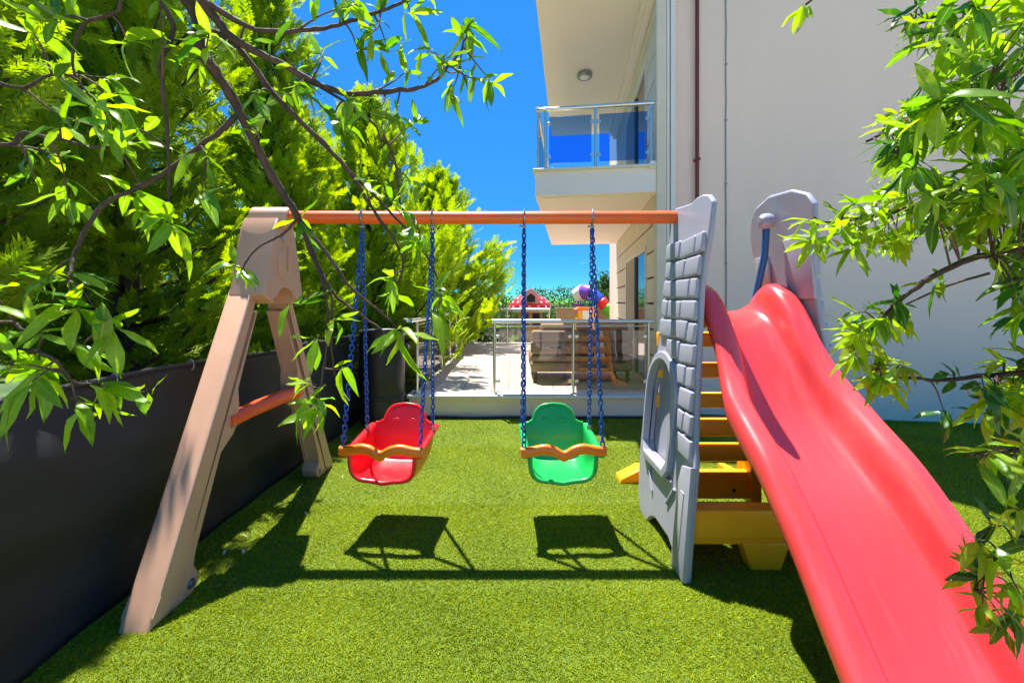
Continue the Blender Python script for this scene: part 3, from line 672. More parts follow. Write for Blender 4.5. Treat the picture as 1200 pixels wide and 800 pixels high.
# slide
rimT = [(0.35, 0.125), (0.8, 0.13), (1.0, 0.15), (1.15, 0.21), (1.275, 0.315), (1.417, 0.47), (1.545, 0.615), (1.73, 0.79), (1.96, 0.94), (2.1, 1.06), (2.2, 1.20), (2.3, 1.36), (2.42, 1.49), (2.54, 1.54), (2.64, 1.51), (2.70, 1.42)]
bedT = [(0.35, 0.03), (0.8, 0.03), (1.0, 0.04), (1.15, 0.055), (1.275, 0.125), (1.417, 0.26), (1.545, 0.40), (1.73, 0.585), (1.96, 0.735), (2.1, 0.845), (2.2, 0.985), (2.3, 1.15), (2.42, 1.30), (2.54, 1.355), (2.64, 1.36), (2.70, 1.36)]
from bisect import bisect
def sm(tab, y):
    return sum(interp(tab, y + d) * w for d, w in ((-0.06, 0.15), (-0.03, 0.2), (0, 0.3), (0.03, 0.2), (0.06, 0.15)))
ys = np.linspace(0.35, 2.70, 60); rows = []
for y in ys:
    Rm, Bd = sm(rimT, y), sm(bedT, y)
    wd = 0.325 + 0.03 * max(0, (1.3 - y)) - 0.055 * min(1, max(0, (y - 2.02) / 0.2))
    low = max(Rm - 0.125, 0.012)
    sec = [(-wd + 0.012, low), (-wd, low + 0.01), (-wd - 0.004, (low + Rm) / 2), (-wd, Rm - 0.035), (-wd + 0.014, Rm - 0.010), (-wd + 0.045, Rm), (-wd + 0.078, Rm - 0.004), (-wd + 0.106, Rm - 0.024), (-wd + 0.116, Rm - 0.06), (-wd + 0.122, (Rm + Bd) / 2 - 0.01), (-wd + 0.134, Bd + 0.035), (-wd + 0.165, Bd + 0.008), (-0.04, Bd - 0.004)]
    sec = sec + [(-a, b) for a, b in reversed(sec)]
    rows.append([(1.34 + a, y, b) for a, b in sec])
bm = bmesh.new(); grid(bm, rows); slide = finish('slide', bm, 'slide_red', PS, 180, world=True)
md = slide.modifiers.new('thick', 'SOLIDIFY'); md.thickness = 0.012; md.offset = 0
md = slide.modifiers.new('sub', 'SUBSURF'); md.levels = 1; md.render_levels = 1
bm = bmesh.new(); tube(bm, [(1.34 - 0.328, y, sm(rimT, y) - 0.05) for y in np.linspace(0.7, 2.0, 30)], 0.0035, 5); finish('mould_seam', bm, 'slide_red', slide, 60)
bm = bmesh.new(); prism(bm, [(1.02, 0.0), (1.66, 0.0), (1.62, 0.07), (1.06, 0.07)], 'y', 0.42, 0.60, 0.01); finish('slide_foot', bm, 'slide_red', slide, 45)
# platform, ladder, front step
bm = bmesh.new(); box(bm, (1.05, 2.50, 1.27), (1.63, 2.86, 1.325), 0.012); finish('platform', bm, 'yellow_plastic', PS, 45, world=True)
lad = empty('ladder'); lad.parent = PS; lad.location = (0, -2.77, 0)
for i, (z0, z1, yy) in enumerate(((0.045, 0.235, 2.98), (0.32, 0.435, 2.945), (0.50, 0.615, 2.92), (0.70, 0.80, 2.895), (0.91, 1.01, 2.87), (1.12, 1.22, 2.85))):
    bm = bmesh.new(); box(bm, (0.985, yy, z0), (1.70 - 0.10 * z0, yy + 0.07, z1), 0.014, 3)
    finish('rung', bm, 'yellow_plastic' if i % 2 == 0 else 'yellow_plastic', lad, 45)
for x0 in (1.0, 1.665):
    bm = bmesh.new()
    prism(bm, [(2.95, 0.0), (3.47, 0.0), (3.46, 0.07), (3.14, 0.13), (3.10, 0.3), (2.99, 1.34), (2.83, 1.34), (2.86, 1.0)], 'x', x0, x0 + 0.07, 0.02, 3)
    for v in bm.verts: v.co.x += (-0.08 if x0 > 1.5 else 0.07) * v.co.z
    rail_ = finish('side_rail', bm, 'yellow_plastic', lad, 45)
    bm = bmesh.new(); sx = -1 if x0 < 1.5 else 1
    prism(bm, [(x0 + 0.035 - 0.02 * sx, 0.0), (x0 + 0.035 + 0.19 * sx, 0.0), (x0 + 0.035 + 0.185 * sx, 0.03), (x0 + 0.035 + 0.03 * sx, 0.11), (x0 + 0.035 - 0.02 * sx, 0.11)], 'y', 3.34, 3.49, 0.014, 3)
    finish('foot', bm, 'yellow_plastic', rail_, 45)
for z in (0.14,):
    for x in (1.12, 1.55):
        bm = bmesh.new(); disc(bm, (x, 2.985, z - 0.03), (0, -1, 0), 0.012, 0.012, 12); finish('bolt', bm, 'hole_dark', lad, 40)
st = empty('front_step'); st.parent = PS; st.location = (0, -2.77, 0)
bm = bmesh.new(); prism(bm, [(0.90, 0.17), (1.80, 0.17), (1.80, 0.285), (1.79, 0.325), (0.91, 0.325), (0.90, 0.285)], 'y', 2.245, 2.345, 0.014, 3); finish('tread', bm, 'yellow_plastic', st, 45)
bm = bmesh.new(); prism(bm, [(0.94, 0.135), (1.76, 0.135), (1.78, 0.18), (0.92, 0.18)], 'y', 2.262, 2.335, 0.012, 2); finish('underside', bm, 'yellow_plastic', st, 45)
bm = bmesh.new(); prism(bm, [(1.265, 0.0), (1.425, 0.0), (1.475, 0.15), (1.215, 0.15)], 'y', 2.253, 2.34, 0.014, 3); finish('foot', bm, 'yellow_plastic', st, 45)

# ------------------------------------------------------------------ swings
def chain_mesh(a, b, name, parent):
    a, b = Vector(a), Vector(b); L = (b - a).length; d = (b - a).normalized(); step = 0.030; n = int(L / step)
    bm = bmesh.new(); side = d.cross(Vector((0, 1, 0)) if abs(d.y) < 0.9 else Vector((1, 0, 0))).normalized(); fw = d.cross(side)
    tw = random.uniform(0, 1.5)
    for i in range(n):
        c = a + d * (L * (i + 0.5) / n); ang = tw + (i % 2) * math.pi / 2 + random.uniform(-0.25, 0.25)
        u = side * math.cos(ang) + fw * math.sin(ang); w = d.cross(u)
        K = 10; rings = []
        for k in range(K):
            t = 2 * math.pi * k / K; rc, ax = math.cos(t), math.sin(t)
            ctr = c + u * (0.0115 * rc) + d * (0.0115 * ax + (0.008 if ax > 0.01 else -0.008 if ax < -0.01 else 0))
            rd = (u * rc + d * ax).normalized()
            rings.append([bm.verts.new(ctr + (rd * math.cos(q) + w * math.sin(q)) * 0.0050) for q in (0, math.pi / 2, math.pi, 1.5 * math.pi)])
        for k in range(K):
            for q in range(4):
                bm.faces.new((rings[k][q], rings[k][(q + 1) % 4], rings[(k + 1) % K][(q + 1) % 4], rings[(k + 1) % K][q]))
    return finish(name, bm, 'blue_chain', parent, 180)
def swing(cx, cy, rz, col, label, tops):
    root = tag(empty('bucket_swing', (cx, cy, 0), (0, 0, rz)), label, 'swing', 'toddler swings on the beam')
    inv = world_of(root).inverted()
    Wd = 0.205; yb, yf = 0.16, -0.205
    def zt(s): return 0.575 - 0.055 * s
    def zb(s): return 0.345 - 0.045 * math.sin(math.pi * min(1, s * 0.9)) + 0.012 * s
    def U(s, k, K=40):
        a = math.pi + math.pi * k / K; c, sn = math.cos(a), math.sin(a)
        w = Wd * (1 - 0.03 * s)
        x = w * math.copysign(abs(c) ** 0.42, c); f = abs(sn) ** 0.50
        z = zt(s) - (zt(s) - zb(s)) * f
        y = yb + (yf - yb) * s + 0.24 * (z - zb(s)) * (1 - s) ** 2 - 0.05 * s * (z - 0.45)
        if s > 0.92: z -= 0.012 * (s - 0.92) / 0.08 * max(0, math.cos(x * 22)) * f
        return Vector((x, y, z))
    bm = bmesh.new(); rows = []
    for i in range(13):
        s = i / 12; r = [U(s, k) for k in range(41)]
        l = r[0] + Vector((-0.036, 0, 0.004)); l2 = l + Vector((-0.004, 0, -0.022)); q = r[-1] + Vector((0.036, 0, 0.004)); q2 = q + Vector((0.004, 0, -0.022))
        rows.append([l2, l] + r + [q, q2])
    grid(bm, rows)
    # back rest with a round head lobe
    rows = []
    base = [U(0, k) for k in range(41)]
    for j in range(9):
        t = j / 8; row = []
        for k in range(41):
            b0 = base[k]; x = b0.x * (1 - 0.0 * t)
            lobe = 0.022 + (max(0, 1 - (abs(x) / 0.142) ** 2.6)) ** 0.5 * 0.105 if abs(x) < 0.142 else 0.022 * math.exp(-((abs(x) - 0.142) / 0.025) ** 2)
            ztop = zt(0) + lobe; z = b0.z + (ztop - b0.z) * t
            row.append(Vector((x, yb + 0.24 * (z - zb(0)), z)))
        rows.append(row)
    grid(bm, rows); bmesh.ops.remove_doubles(bm, verts=bm.verts[:], dist=0.002)
    seat = finish('seat', bm, col, root, 180)
    md = seat.modifiers.new('thick', 'SOLIDIFY'); md.thickness = 0.013; md.offset = 0
    md = seat.modifiers.new('sub', 'SUBSURF'); md.levels = 1; md.render_levels = 1
    bm = bmesh.new(); path = [U(1, k) + Vector((0, -0.006, 0)) for k in range(41)]; tube(bm, path, 0.014, 10); finish('front_lip', bm, col, seat, 180)
    bm = bmesh.new(); top = [rows[-1][k] + Vector((0, 0.002, 0.002)) for k in range(41)]; tube(bm, catmull(top, 2), 0.0095, 8); finish('back_lip', bm, col, seat, 180)
    for s_ in (-1, 1):       # embossed brows on the back
        bm = bmesh.new(); tube(bm, catmull([(s_ * 0.03, 0.215, 0.600), (s_ * 0.055, 0.217, 0.608), (s_ * 0.085, 0.215, 0.600)], 4), 0.006, 6); finish('embossing', bm, col, seat, 180)
    # wavy safety bar across the front
    K = 32; rows = []
    xw = 0.256
    for i in range(K + 1):
        x = -xw + 2 * xw * i / K; a = abs(x) / xw
        zc = 0.528 + 0.020 * math.exp(-((a - 0.45) / 0.26) ** 2) - 0.022 * math.exp(-(a / 0.13) ** 2)
        h = 0.028 + 0.004 * (1 - a); yy = -0.222 - 0.018 * (1 - a * a)
        sec = []
        for q in range(12):
            an = 2 * math.pi * q / 12; sec.append((x, yy + 0.020 * math.copysign(abs(math.cos(an)) ** 0.6, math.cos(an)), zc + h * math.copysign(abs(math.sin(an)) ** 0.6, math.sin(an))))
        sec.append(sec[0]); rows.append(sec)
    bm = bmesh.new(); vv = grid(bm, rows); bmesh.ops.remove_doubles(bm, verts=bm.verts[:], dist=1e-5)
    bm.verts.ensure_lookup_table()
    for e in (0, -1):
        try: bm.faces.new([v for v in vv[e] if v.is_valid][:12])
        except Exception: pass
    finish('safety_bar', bm, 'orange_plastic', root, 50)
    for s_ in (-1, 1):
        bm = bmesh.new(); box(bm, (s_ * 0.228 - 0.018, -0.235, 0.490), (s_ * 0.228 + 0.018, -0.145, 0.540), 0.01, 2); finish('bar_bracket', bm, col, root, 45)
    for s_, tx in zip((-1, 1), tops):
        topw = Vector((tx, FY, BZ - 0.075)); top = inv @ topw
        for yy, zz, xx in ((-0.222, 0.555, 0.236), (0.11, 0.585, 0.226)):
            chain_mesh(top, (s_ * xx, yy, zz), 'chain', root)
            bm = bmesh.new(); disc(bm, (s_ * xx, yy, zz - 0.03), (0, 0, 1), 0.014, 0.032, 10); finish('chain_bolt', bm, 'bolt_metal', root, 40)
        # strap round the beam with a hook
        bc = inv @ Vector((tx, FY, BZ)); bm = bmesh.new()
        tube(bm, [bc + inv.to_3x3() @ Vector((0, 0.047 * math.cos(t), 0.047 * math.sin(t))) for t in np.linspace(0, 2 * math.pi, 22)], 0.006, 6, False)
        tube(bm, [bc + Vector((0, 0, -0.047)), bc + Vector((0, 0, -0.085))], 0.007, 8); box(bm, bc + Vector((-0.028, -0.012, -0.066)), bc + Vector((0.014, 0.012, -0.054)), 0.003, 1)
        finish('hanger', bm, 'bolt_metal', root, 45)
    return root
swing(-0.765, 2.77, R(-4), 'red_plastic', 'red bucket swing with orange safety bar hanging beside the green one', (-0.97, -0.515))
swing(0.30, 2.77, R(2), 'green_plastic', 'green bucket swing with orange safety bar hanging next to the castle tower', (0.078, 0.52))

# ------------------------------------------------------------------ conifers
def frond_template():
    V, T = [], []
    def tri(a, b, c):
        i = len(V); V.extend([a, b, c]); T.append((i, i + 1, i + 2))
    tri((0, -0.010, 0), (0, 0.010, 0), (1.0, 0, -0.06))
    r = random.Random(3)
    for i in range(8):
        t = 0.10 + 0.105 * i; L = 0.42 * (1 - t * 0.72)
        for s in (-1, 1):
            a = R(r.uniform(24, 44)); x0 = t + r.uniform(-0.02, 0.02); zz = -0.06 * t * t + r.uniform(-0.01, 0.01)
            tip = (x0 + L * math.cos(a), s * L * math.sin(a), zz + r.uniform(-0.05, 0.06))
            w = 0.06
            tri((x0 - w, 0, zz), (x0 + w, 0, zz), tip)
            if L > 0.2:
                m = ((x0 + tip[0]) / 2, tip[1] / 2, (zz + tip[2]) / 2)
                tri((m[0] - 0.04, m[1], m[2]), (m[0] + 0.04, m[1], m[2]), (m[0] + L * 0.5, m[1] + s * 0.03, m[2] + 0.03))
                tri((m[0] - 0.035, m[1], m[2]), (m[0] + 0.035, m[1], m[2]), (m[0] + L * 0.12, m[1] + s * L * 0.42, m[2] - 0.01))
    return np.array(V), np.array(T)
FV, FT = frond_template()
def conifer(x, y, h, rad, label, seed, nlimb=95, per=52, size=0.21, zlow=0.3, droop=0.0, tone=0.45, up=0.55):
    rr = np.random.default_rng(seed); root = tag(empty('conifer_tree', (x, y, 0)), label, 'tree', 'conifers behind the fence')
    bm = bmesh.new(); pts = [(0.05 * math.sin(t * 3 + seed), 0.05 * math.cos(t * 2.3 + seed), h * t * 0.98) for t in np.linspace(0, 1, 10)]
    tube(bm, pts, [0.10 * (1 - 0.93 * t) * h / 5 + 0.006 for t in np.linspace(0, 1, 10)], 9)
    Pp, Dd, Nn, Sz, To = [], [], [], [], []
    for i in range(nlimb):
        t = (i + rr.uniform(0, 1)) / nlimb; z = zlow + (h - zlow) * (t ** 0.95) * 0.96
        prof = max(0.05, (1 - t) ** 0.75) * (0.55 + 0.45 * min(1, t * 5 + 0.3)); L = rad * prof * rr.uniform(0.65, 1.15) + 0.10
        az = i * 2.39996 + rr.uniform(-0.5, 0.5); el = R(rr.uniform(8, 38)) + 0.5 * t
        d0 = np.array([math.cos(az) * math.cos(el), math.sin(az) * math.cos(el), math.sin(el)]); a = np.array([0, 0, z - 0.25 * L])
        p1 = a + d0 * L * 0.55; p2 = a + d0 * L + np.array([0, 0, (0.18 - droop) * L])
        tube(bm, [Vector(a), Vector(p1), Vector(p2)], [0.016 * (1 - t) + 0.007, 0.010 * (1 - t) + 0.005, 0.003], 5)
        k = int(per * (0.35 + L / rad)); s = 1 - rr.uniform(0, 0.92, k) ** 1.35
        base = np.where(s[:, None] < 0.55, a + (p1 - a) * (s / 0.55)[:, None], p1 + (p2 - p1) * ((s - 0.55) / 0.45)[:, None])
        base = base + rr.normal(0, 0.05 * L + 0.02, (k, 3))
        lat = rr.normal(0, 1, (k, 3)); lat /= np.linalg.norm(lat, axis=1, keepdims=True)
        d = d0 * 0.8 + lat * 0.65 + np.array([0, 0, up]) * rr.uniform(0.3, 1.2, (k, 1)); n = rr.normal(0, 0.7, (k, 3)) + np.array([0, 0, 1.0]) - d0 * 0.3
        lt = rr.normal(tone, 0.16)
        Pp.append(base); Dd.append(d); Nn.append(n); Sz.append(rr.uniform(0.6, 1.25, k) * size * (0.75 + 0.3 * (1 - t))); To.append(np.clip(rr.normal(lt, 0.18, k) + 0.25 * (s - 0.6), 0, 1))
    finish('trunk', bm, 'bark', root, 180)
    Pp, Dd, Nn, Sz, To = map(np.concatenate, (Pp, Dd, Nn, Sz, To))
    V, T, tn = stamp(FV, FT, frames(Dd, Nn) * Sz[:, None, None], Pp, To)
    link_mesh('crown', np_mesh('crown', V, T, tn), 'conifer', root)
    return root
conifer(-3.0, 3.3, 6.4, 1.2, 'tall dense conifer standing right behind the black fence, beside the beige end frame', 11, 120, 52, 0.24, tone=0.55, zlow=0.8)
conifer(-2.95, 5.1, 5.6, 1.25, 'bushy bright green conifer behind the fence, rising behind the beige end frame top', 12, 110, 50, 0.25, tone=0.7)
conifer(-2.4, 7.0, 4.85, 2.05, 'pointed feathery conifer rising behind the black barrel', 13, 110, 52, 0.30, tone=0.65, up=0.9)
conifer(-2.0, 11.3, 4.9, 2.4, 'wide drooping conifer leaning over the railing near the far end of the terrace', 14, 96, 46, 0.40, tone=0.6, up=0.6)
conifer(-4.9, 2.6, 6.8, 1.5, 'dark tall conifer farthest from the terrace behind the fence', 15, 90, 40, 0.30, tone=0.42)
conifer(-4.6, 4.8, 6.5, 1.6, 'dark conifer between two brighter ones behind the fence', 16, 90, 40, 0.32, tone=0.5)
conifer(-4.2, 7.9, 5.4, 1.7, 'yellowish green conifer behind the bushy bright one', 17, 84, 40, 0.34, tone=0.75)
conifer(-2.85, 1.75, 5.8, 1.0, 'slender green conifer behind the fence at its near stretch', 18, 100, 46, 0.21, tone=0.5, zlow=0.9)
conifer(-6.4, 4.0, 7.0, 1.9, 'broad conifer at the back of the conifer row', 19, 84, 40, 0.38, tone=0.5)

# ------------------------------------------------------------------ leafy foreground trees
def leaf_template(curl=0.12, width=0.13, fold=0.25, seed=0):
    r = random.Random(seed); V, T = [], []
    n = 7
    prof = [0.0, 0.55, 0.9, 1.0, 0.86, 0.52, 0.0]
    for i in range(n):
        t = i / (n - 1); x = t; z = -curl * t * t * 1.1 + 0.02 * math.sin(t * 9 + seed); w = width * prof[i]; sw = (0.03 + 0.05 * r.random() * (seed > 10)) * math.sin(t * 2.6 + seed)
        for s in (-1, 0, 1):
            V.append((x, sw + s * w, z + abs(s) * w * fold + 0.012 * math.sin(t * 14 + s * 2 + seed) * abs(s)))
    for i in range(n - 1):
        for k in (0, 1):
            a = i * 3 + k; T.append((a, a + 3, a + 4)); T.append((a, a + 4, a + 1))
    V += [(-0.16, 0.006, 0.02), (-0.16, -0.006, 0.02)]; j = len(V)      # leaf stalk
    T.append((j - 2, j - 1, 1))
    return np.array(V), np.array(T)
LT = [leaf_template(0.10, 0.13, 0.30, 1), leaf_template(0.30, 0.15, 0.35, 2), leaf_template(0.50, 0.15, 0.2, 5), leaf_template(-0.02, 0.145, 0.4, 9), leaf_template(0.75, 0.12, 0.5, 12), leaf_template(0.2, 0.16, 0.1, 17), leaf_template(-0.15, 0.10, 0.6, 23)]
LEAFM = []
for mi, mn in enumerate(('leaf_green', 'leaf_lime', 'leaf_dark')):
    LEAFM.append([])
    for v, t in LT:
        me = np_mesh('leaf', v, t, None, True); me.materials.append(MATS[mn]); LEAFM[-1].append(me)

class Tree:
    def __init__(s, name, loc, label, seed):
        s.root = tag(empty(name, loc), label, 'tree'); s.loc = Vector(loc); s.r = random.Random(seed); s.leaves = []; s.twigs = bmesh.new()
    def limb(s, pts, r0, r1, name='branch', mat='bark', n=7, per=6):
        q = catmull(pts, per); N = len(q)
        q = [p + Vector((s.r.gauss(0, 1), s.r.gauss(0, 1), s.r.gauss(0, 1))) * 0.15 * r0 for p in q]
        bm = bmesh.new(); tube(bm, [p - s.loc for p in q], [(r0 + (r1 - r0) * i / (N - 1)) * s.r.uniform(0.9, 1.12) for i in range(N)], n)
        finish(name, bm, mat, s.root, 180); return q
    def twig(s, pts, r0=0.0028, r1=0.0012):
        q = catmull(pts, 4); N = len(q)
        tube(s.twigs, [p - s.loc for p in q], [r0 + (r1 - r0) * i / (N - 1) for i in range(N)], 5)
    def leaf(s, p, d, n, size, m=None):
        s.leaves.append((Vector(p), Vector(d), Vector(n), size, s.r.choice((0, 0, 1, 1, 2)) if m is None else m, s.r.randrange(7)))
    def rosette(s, p, d, k=6, size=0.10, m=None, droop=0.35):
        d = Vector(d).normalized()
        for i in range(k):
            v = Vector((s.r.gauss(0, 1), s.r.gauss(0, 1), s.r.gauss(0, 1))); v = (v - d * v.dot(d) * 0.6).normalized()
            dd = d * s.r.uniform(0.15, 0.9) + v; dd.z -= droop * s.r.uniform(0.2, 1.3)
            nn = Vector((s.r.gauss(0, 0.45), s.r.gauss(0, 0.45) - 0.15, 1))
            s.leaf(Vector(p) + d * s.r.uniform(-0.02, 0.015), dd, nn, size * s.r.uniform(0.6, 1.15), m)
    def sprig(s, a, d, L, k=6, size=0.10, m=None, droop=0.35):
        a = Vector(a); d = Vector(d).normalized(); b = a + d * L; mid = a + d * L * 0.5 + Vector((s.r.gauss(0, 1), s.r.gauss(0, 1), s.r.gauss(0, 1))) * L * 0.08
        s.twig([a, mid, b])
        for i in range(max(1, int(L / 0.035))):
            t = s.r.uniform(0.25, 0.95); v = Vector((s.r.gauss(0, 1), s.r.gauss(0, 1), s.r.gauss(0, 1))); v = (v - d * v.dot(d)).normalized()
            dd = v + d * 0.6; dd.z -= droop * s.r.random(); s.leaf(a + (b - a) * t, dd, (s.r.gauss(0, .4), s.r.gauss(0, .4), 1), size * s.r.uniform(0.55, 1.0), m)
        s.rosette(b, d, k, size, m, droop)
    def done(s):
        finish('twigs', s.twigs, 'twig_bark', s.root, 180)['kind'] = 'stuff'
        def score(l):
            c = l[0] + l[1].normalized() * l[3] * 0.5
            if c.y < 0.15: return -1
            x, y = proj(c)
            return l[3] / c.y if (-20 < x < 1220 and -20 < y < 820) else -1
        L = sorted(s.leaves, key=score, reverse=True); top, rest = L[:300], L[300:]
        for p, d, n, size, m, v in top:
            M = frames(np.array([list(d)]), np.array([list(n)]))[0]
            o = link_mesh('leaf', LEAFM[m][v], None, s.root)
            o.matrix_local = Matrix.Translation(p - s.loc) @ Matrix(M.tolist()).to_4x4() @ Matrix.Scale(size, 4)
        for m, mn in enumerate(('leaf_green', 'leaf_lime', 'leaf_dark')):
            Vs, Ts, off = [], [], 0
            for v in range(7):
                q = [l for l in rest if l[4] == m and l[5] == v]
                if not q: continue
                M = frames(np.array([list(l[1]) for l in q]), np.array([list(l[2]) for l in q])) * np.array([l[3] for l in q])[:, None, None]
                V, T, _ = stamp(LT[v][0], LT[v][1], M, np.array([list(l[0] - s.loc) for l in q])); Vs.append(V); Ts.append(T + off); off += len(V)
            if Vs:
                link_mesh('foliage', np_mesh('foliage', np.concatenate(Vs), np.concatenate(Ts), None, True), mn, s.root)['kind'] = 'stuff'

# left tree: its trunk stands beside the photographer, boughs hang into view
A = Tree('almond_tree', (-1.45, 0.35, 0), 'almond tree with slender drooping boughs and narrow leaves hanging before the swing frame', 21)
A.limb([(-1.45, 0.35, -0.05), (-1.43, 0.36, 0.6), (-1.36, 0.42, 1.3), (-1.27, 0.50, 1.9), (-1.12, 0.66, 2.35)], 0.065, 0.040, 'trunk', n=12)
fork = Vector((-1.12, 0.66, 2.35))
A.limb([fork, (-1.3, 0.5, 2.9), (-1.6, 0.3, 3.5)], 0.038, 0.012)
A.limb([(-1.27, 0.50, 1.9), (-1.5, 0.75, 2.35), (-1.75, 1.0, 2.8)], 0.03, 0.01)
def pl_(pts, Y0, Y1):
    n = len(pts); return [P(a, b, Y0 + (Y1 - Y0) * i / (n - 1)) for i, (a, b) in enumerate(pts)]
b1 = A.limb([fork] + pl_([(205, -15), (235, 60), (268, 108), (296, 160), (322, 212), (350, 256)], 0.98, 1.12), 0.0145, 0.0095)
b2 = A.limb([fork] + pl_([(222, -6), (268, 42), (330, 76), (400, 108), (460, 106), (505, 98), (535, 66), (547, 42)], 0.95, 1.15), 0.0115, 0.0025)
near = lambda br, px, py, Y: min(br, key=lambda t: (t - P(px, py, Y)).length)
b3 = A.limb([near(b1, 232, 30, 1.0)] + pl_([(275, 52), (330, 120), (400, 190), (440, 250), (472, 300), (462, 345)], 1.02, 1.22), 0.008, 0.003)
b4 = A.limb([fork] + pl_([(178, -12), (188, 80), (196, 160), (199, 255)], 0.92, 1.0), 0.0065, 0.0025)
b5 = A.limb([near(b1, 285, 135, 1.05)] + pl_([(252, 158), (185, 208), (122, 240), (88, 295), (82, 328)], 1.03, 0.90), 0.0075, 0.003)
b6 = A.limb([(-1.36, 0.42, 1.3)] + pl_([(-60, 410), (0, 407), (60, 418), (85, 446), (118, 450)], 0.80, 0.92), 0.0055, 0.0022)
b7 = A.limb([(-1.27, 0.5, 1.9)] + pl_([(-30, 160), (30, 156), (110, 172), (150, 170)], 0.85, 1.0), 0.0055, 0.0025)
b8 = A.limb([b2[6]] + pl_([(300, 34), (370, 35), (420, 22), (470, 4), (500, -20)], 1.0, 1.1), 0.0065, 0.003)
b9 = A.limb([fork] + pl_([(128, -20), (96, 30), (85, 80), (112, 120)], 0.85, 0.9), 0.0045, 0.002)
b10 = A.limb([(-1.3, 0.5, 2.0)] + pl_([(-20, 92), (60, 88), (128, 92)], 0.9, 1.05), 0.005, 0.0022)
b11 = A.limb([(-1.36, 0.42, 1.3)] + pl_([(-40, 380), (30, 388), (95, 405)], 0.85, 0.95), 0.005, 0.002)
# the knot of hanging shoots below the beam end
e = b1[-1]
b12 = A.limb([e] + pl_([(368, 300), (392, 345), (422, 368), (455, 392)], 1.13, 1.18), 0.006, 0.0025)
b13 = A.limb([e] + pl_([(378, 290), (410, 335), (445, 365), (470, 388)], 1.13, 1.2), 0.0055, 0.0025)
b14 = A.limb([e] + pl_([(362, 290), (378, 330), (384, 380), (378, 440), (372, 480)], 1.12, 1.1), 0.0055, 0.002)
b15 = A.limb([e] + pl_([(372, 310), (388, 345), (388, 400), (392, 440)], 1.12, 1.12), 0.0045, 0.002)
b16 = A.limb([e] + pl_([(330, 275), (300, 292), (282, 318)], 1.10, 1.05), 0.004, 0.002)
b17 = A.limb([b2[12]] + pl_([(420, 130), (460, 180), (470, 240), (492, 270)], 1.05, 1.12), 0.004, 0.002)
b18 = A.limb([b3[14]] + pl_([(478, 270), (510, 320), (518, 352)], 1.2, 1.25), 0.004, 0.002)
def dress(br, n, L=(0.06, 0.16), size=0.095, k=(4, 7), m=None, t0=0.15, droop=0.35):
    for i in range(n):
        t = t0 + (1 - t0) * (i + A.r.random()) / n; p = br[min(len(br) - 1, int(t * (len(br) - 1)))]
        d = Vector((A.r.gauss(0, 1), A.r.gauss(0, 1) * 0.8, A.r.gauss(0.05, 0.9))); A.sprig(p, d, A.r.uniform(*L), A.r.randint(*k), size * A.r.uniform(0.75, 1.1), m, droop)
    d = (br[-1] - br[-3]).normalized(); A.rosette(br[-1], d, 7, size, m)
dress(b2, 11, (0.05, 0.12), size=0.07, t0=0.38); dress(b8, 6, size=0.07); dress(b17, 3, size=0.07); dress(b3, 3, (0.04, 0.1), size=0.075)
dress(b4, 3, size=0.07, k=(3, 5)); dress(b9, 3, size=0.075, k=(3, 5)); dress(b10, 4, size=0.075, k=(3, 5)); dress(b7, 4, size=0.08, k=(3, 5)); dress(b5, 3, size=0.075, k=(3, 5))
dress(b6, 4, (0.04, 0.10), size=0.095, t0=0.55, m=1, k=(3, 5)); dress(b11, 3, (0.04, 0.1), size=0.09, t0=0.55, m=1, k=(3, 5))
dress(b1, 2, size=0.075, t0=0.2)
dress(b14, 4, (0.03, 0.06), 0.09, (3, 4), t0=0.6, m=1); dress(b16, 1, (0.03, 0.04), 0.06, (2, 3), t0=0.7); dress(b18, 1, (0.03, 0.05), 0.08, (4, 5), t0=0.7)
for (x, y, Y, k, sz, m) in ((470, 388, 1.2, 8, 0.115, 1), (512, 366, 1.25, 6, 0.11, 1), (492, 285, 1.12, 6, 0.09, 1), (85, 360, 0.9, 7, 0.10, 1), (135, 385, 0.95, 6, 0.105, 1), (110, 360, 0.9, 5, 0.10, 0), (196, 262, 1.0, 6, 0.095, 1), (365, 470, 1.1, 7, 0.10, 1),
                            (350, 355, 1.1, 4, 0.10, 0), (392, 375, 1.12, 5, 0.09, 1), (545, 30, 1.15, 8, 0.08, 0), (500, 60, 1.1, 6, 0.08, 0), (455, 60, 1.08, 7, 0.08, 0), (420, 60, 1.05, 7, 0.085, 0), (480, 15, 1.1, 6, 0.08, 1), (350, 100, 1.0, 7, 0.085, 0), (390, 140, 1.05, 6, 0.08, 0),
                            (300, 110, 1.0, 6, 0.085, 2), (40, 40, 0.9, 5, 0.085, 1), (150, 50, 0.9, 5, 0.08, 1), (70, 150, 0.9, 5, 0.085, 1), (130, 150, 0.9, 5, 0.085, 1), (240, 180, 1.0, 4, 0.08, 1), (40, 445, 0.85, 5, 0.095, 1)):
    p = P(x, y, Y); A.rosette(p, (A.r.gauss(0, .5), -0.2, -0.2), k, sz, m); q = min((pt for br in (b1, b2, b3, b4, b5, b6, b7, b8, b9, b10, b11, b12, b13, b14, b15, b17, b18) for pt in br), key=lambda t: (t - p).length)
    A.twig([q, (p + q) / 2 + Vector((0, 0, 0.01)), p])
# its upper crown, over and behind the photographer
for i in range(60):
    c = Vector((-1.45 + A.r.gauss(0, 0.55), 0.35 + A.r.gauss(0, 0.45), 3.1 + A.r.gauss(0, 0.4)))
    if c.z < 2.7: continue
    A.sprig(c, (A.r.gauss(0, 1), A.r.gauss(0, 1), A.r.gauss(0, .6)), 0.2, 7, 0.10)
A.done()

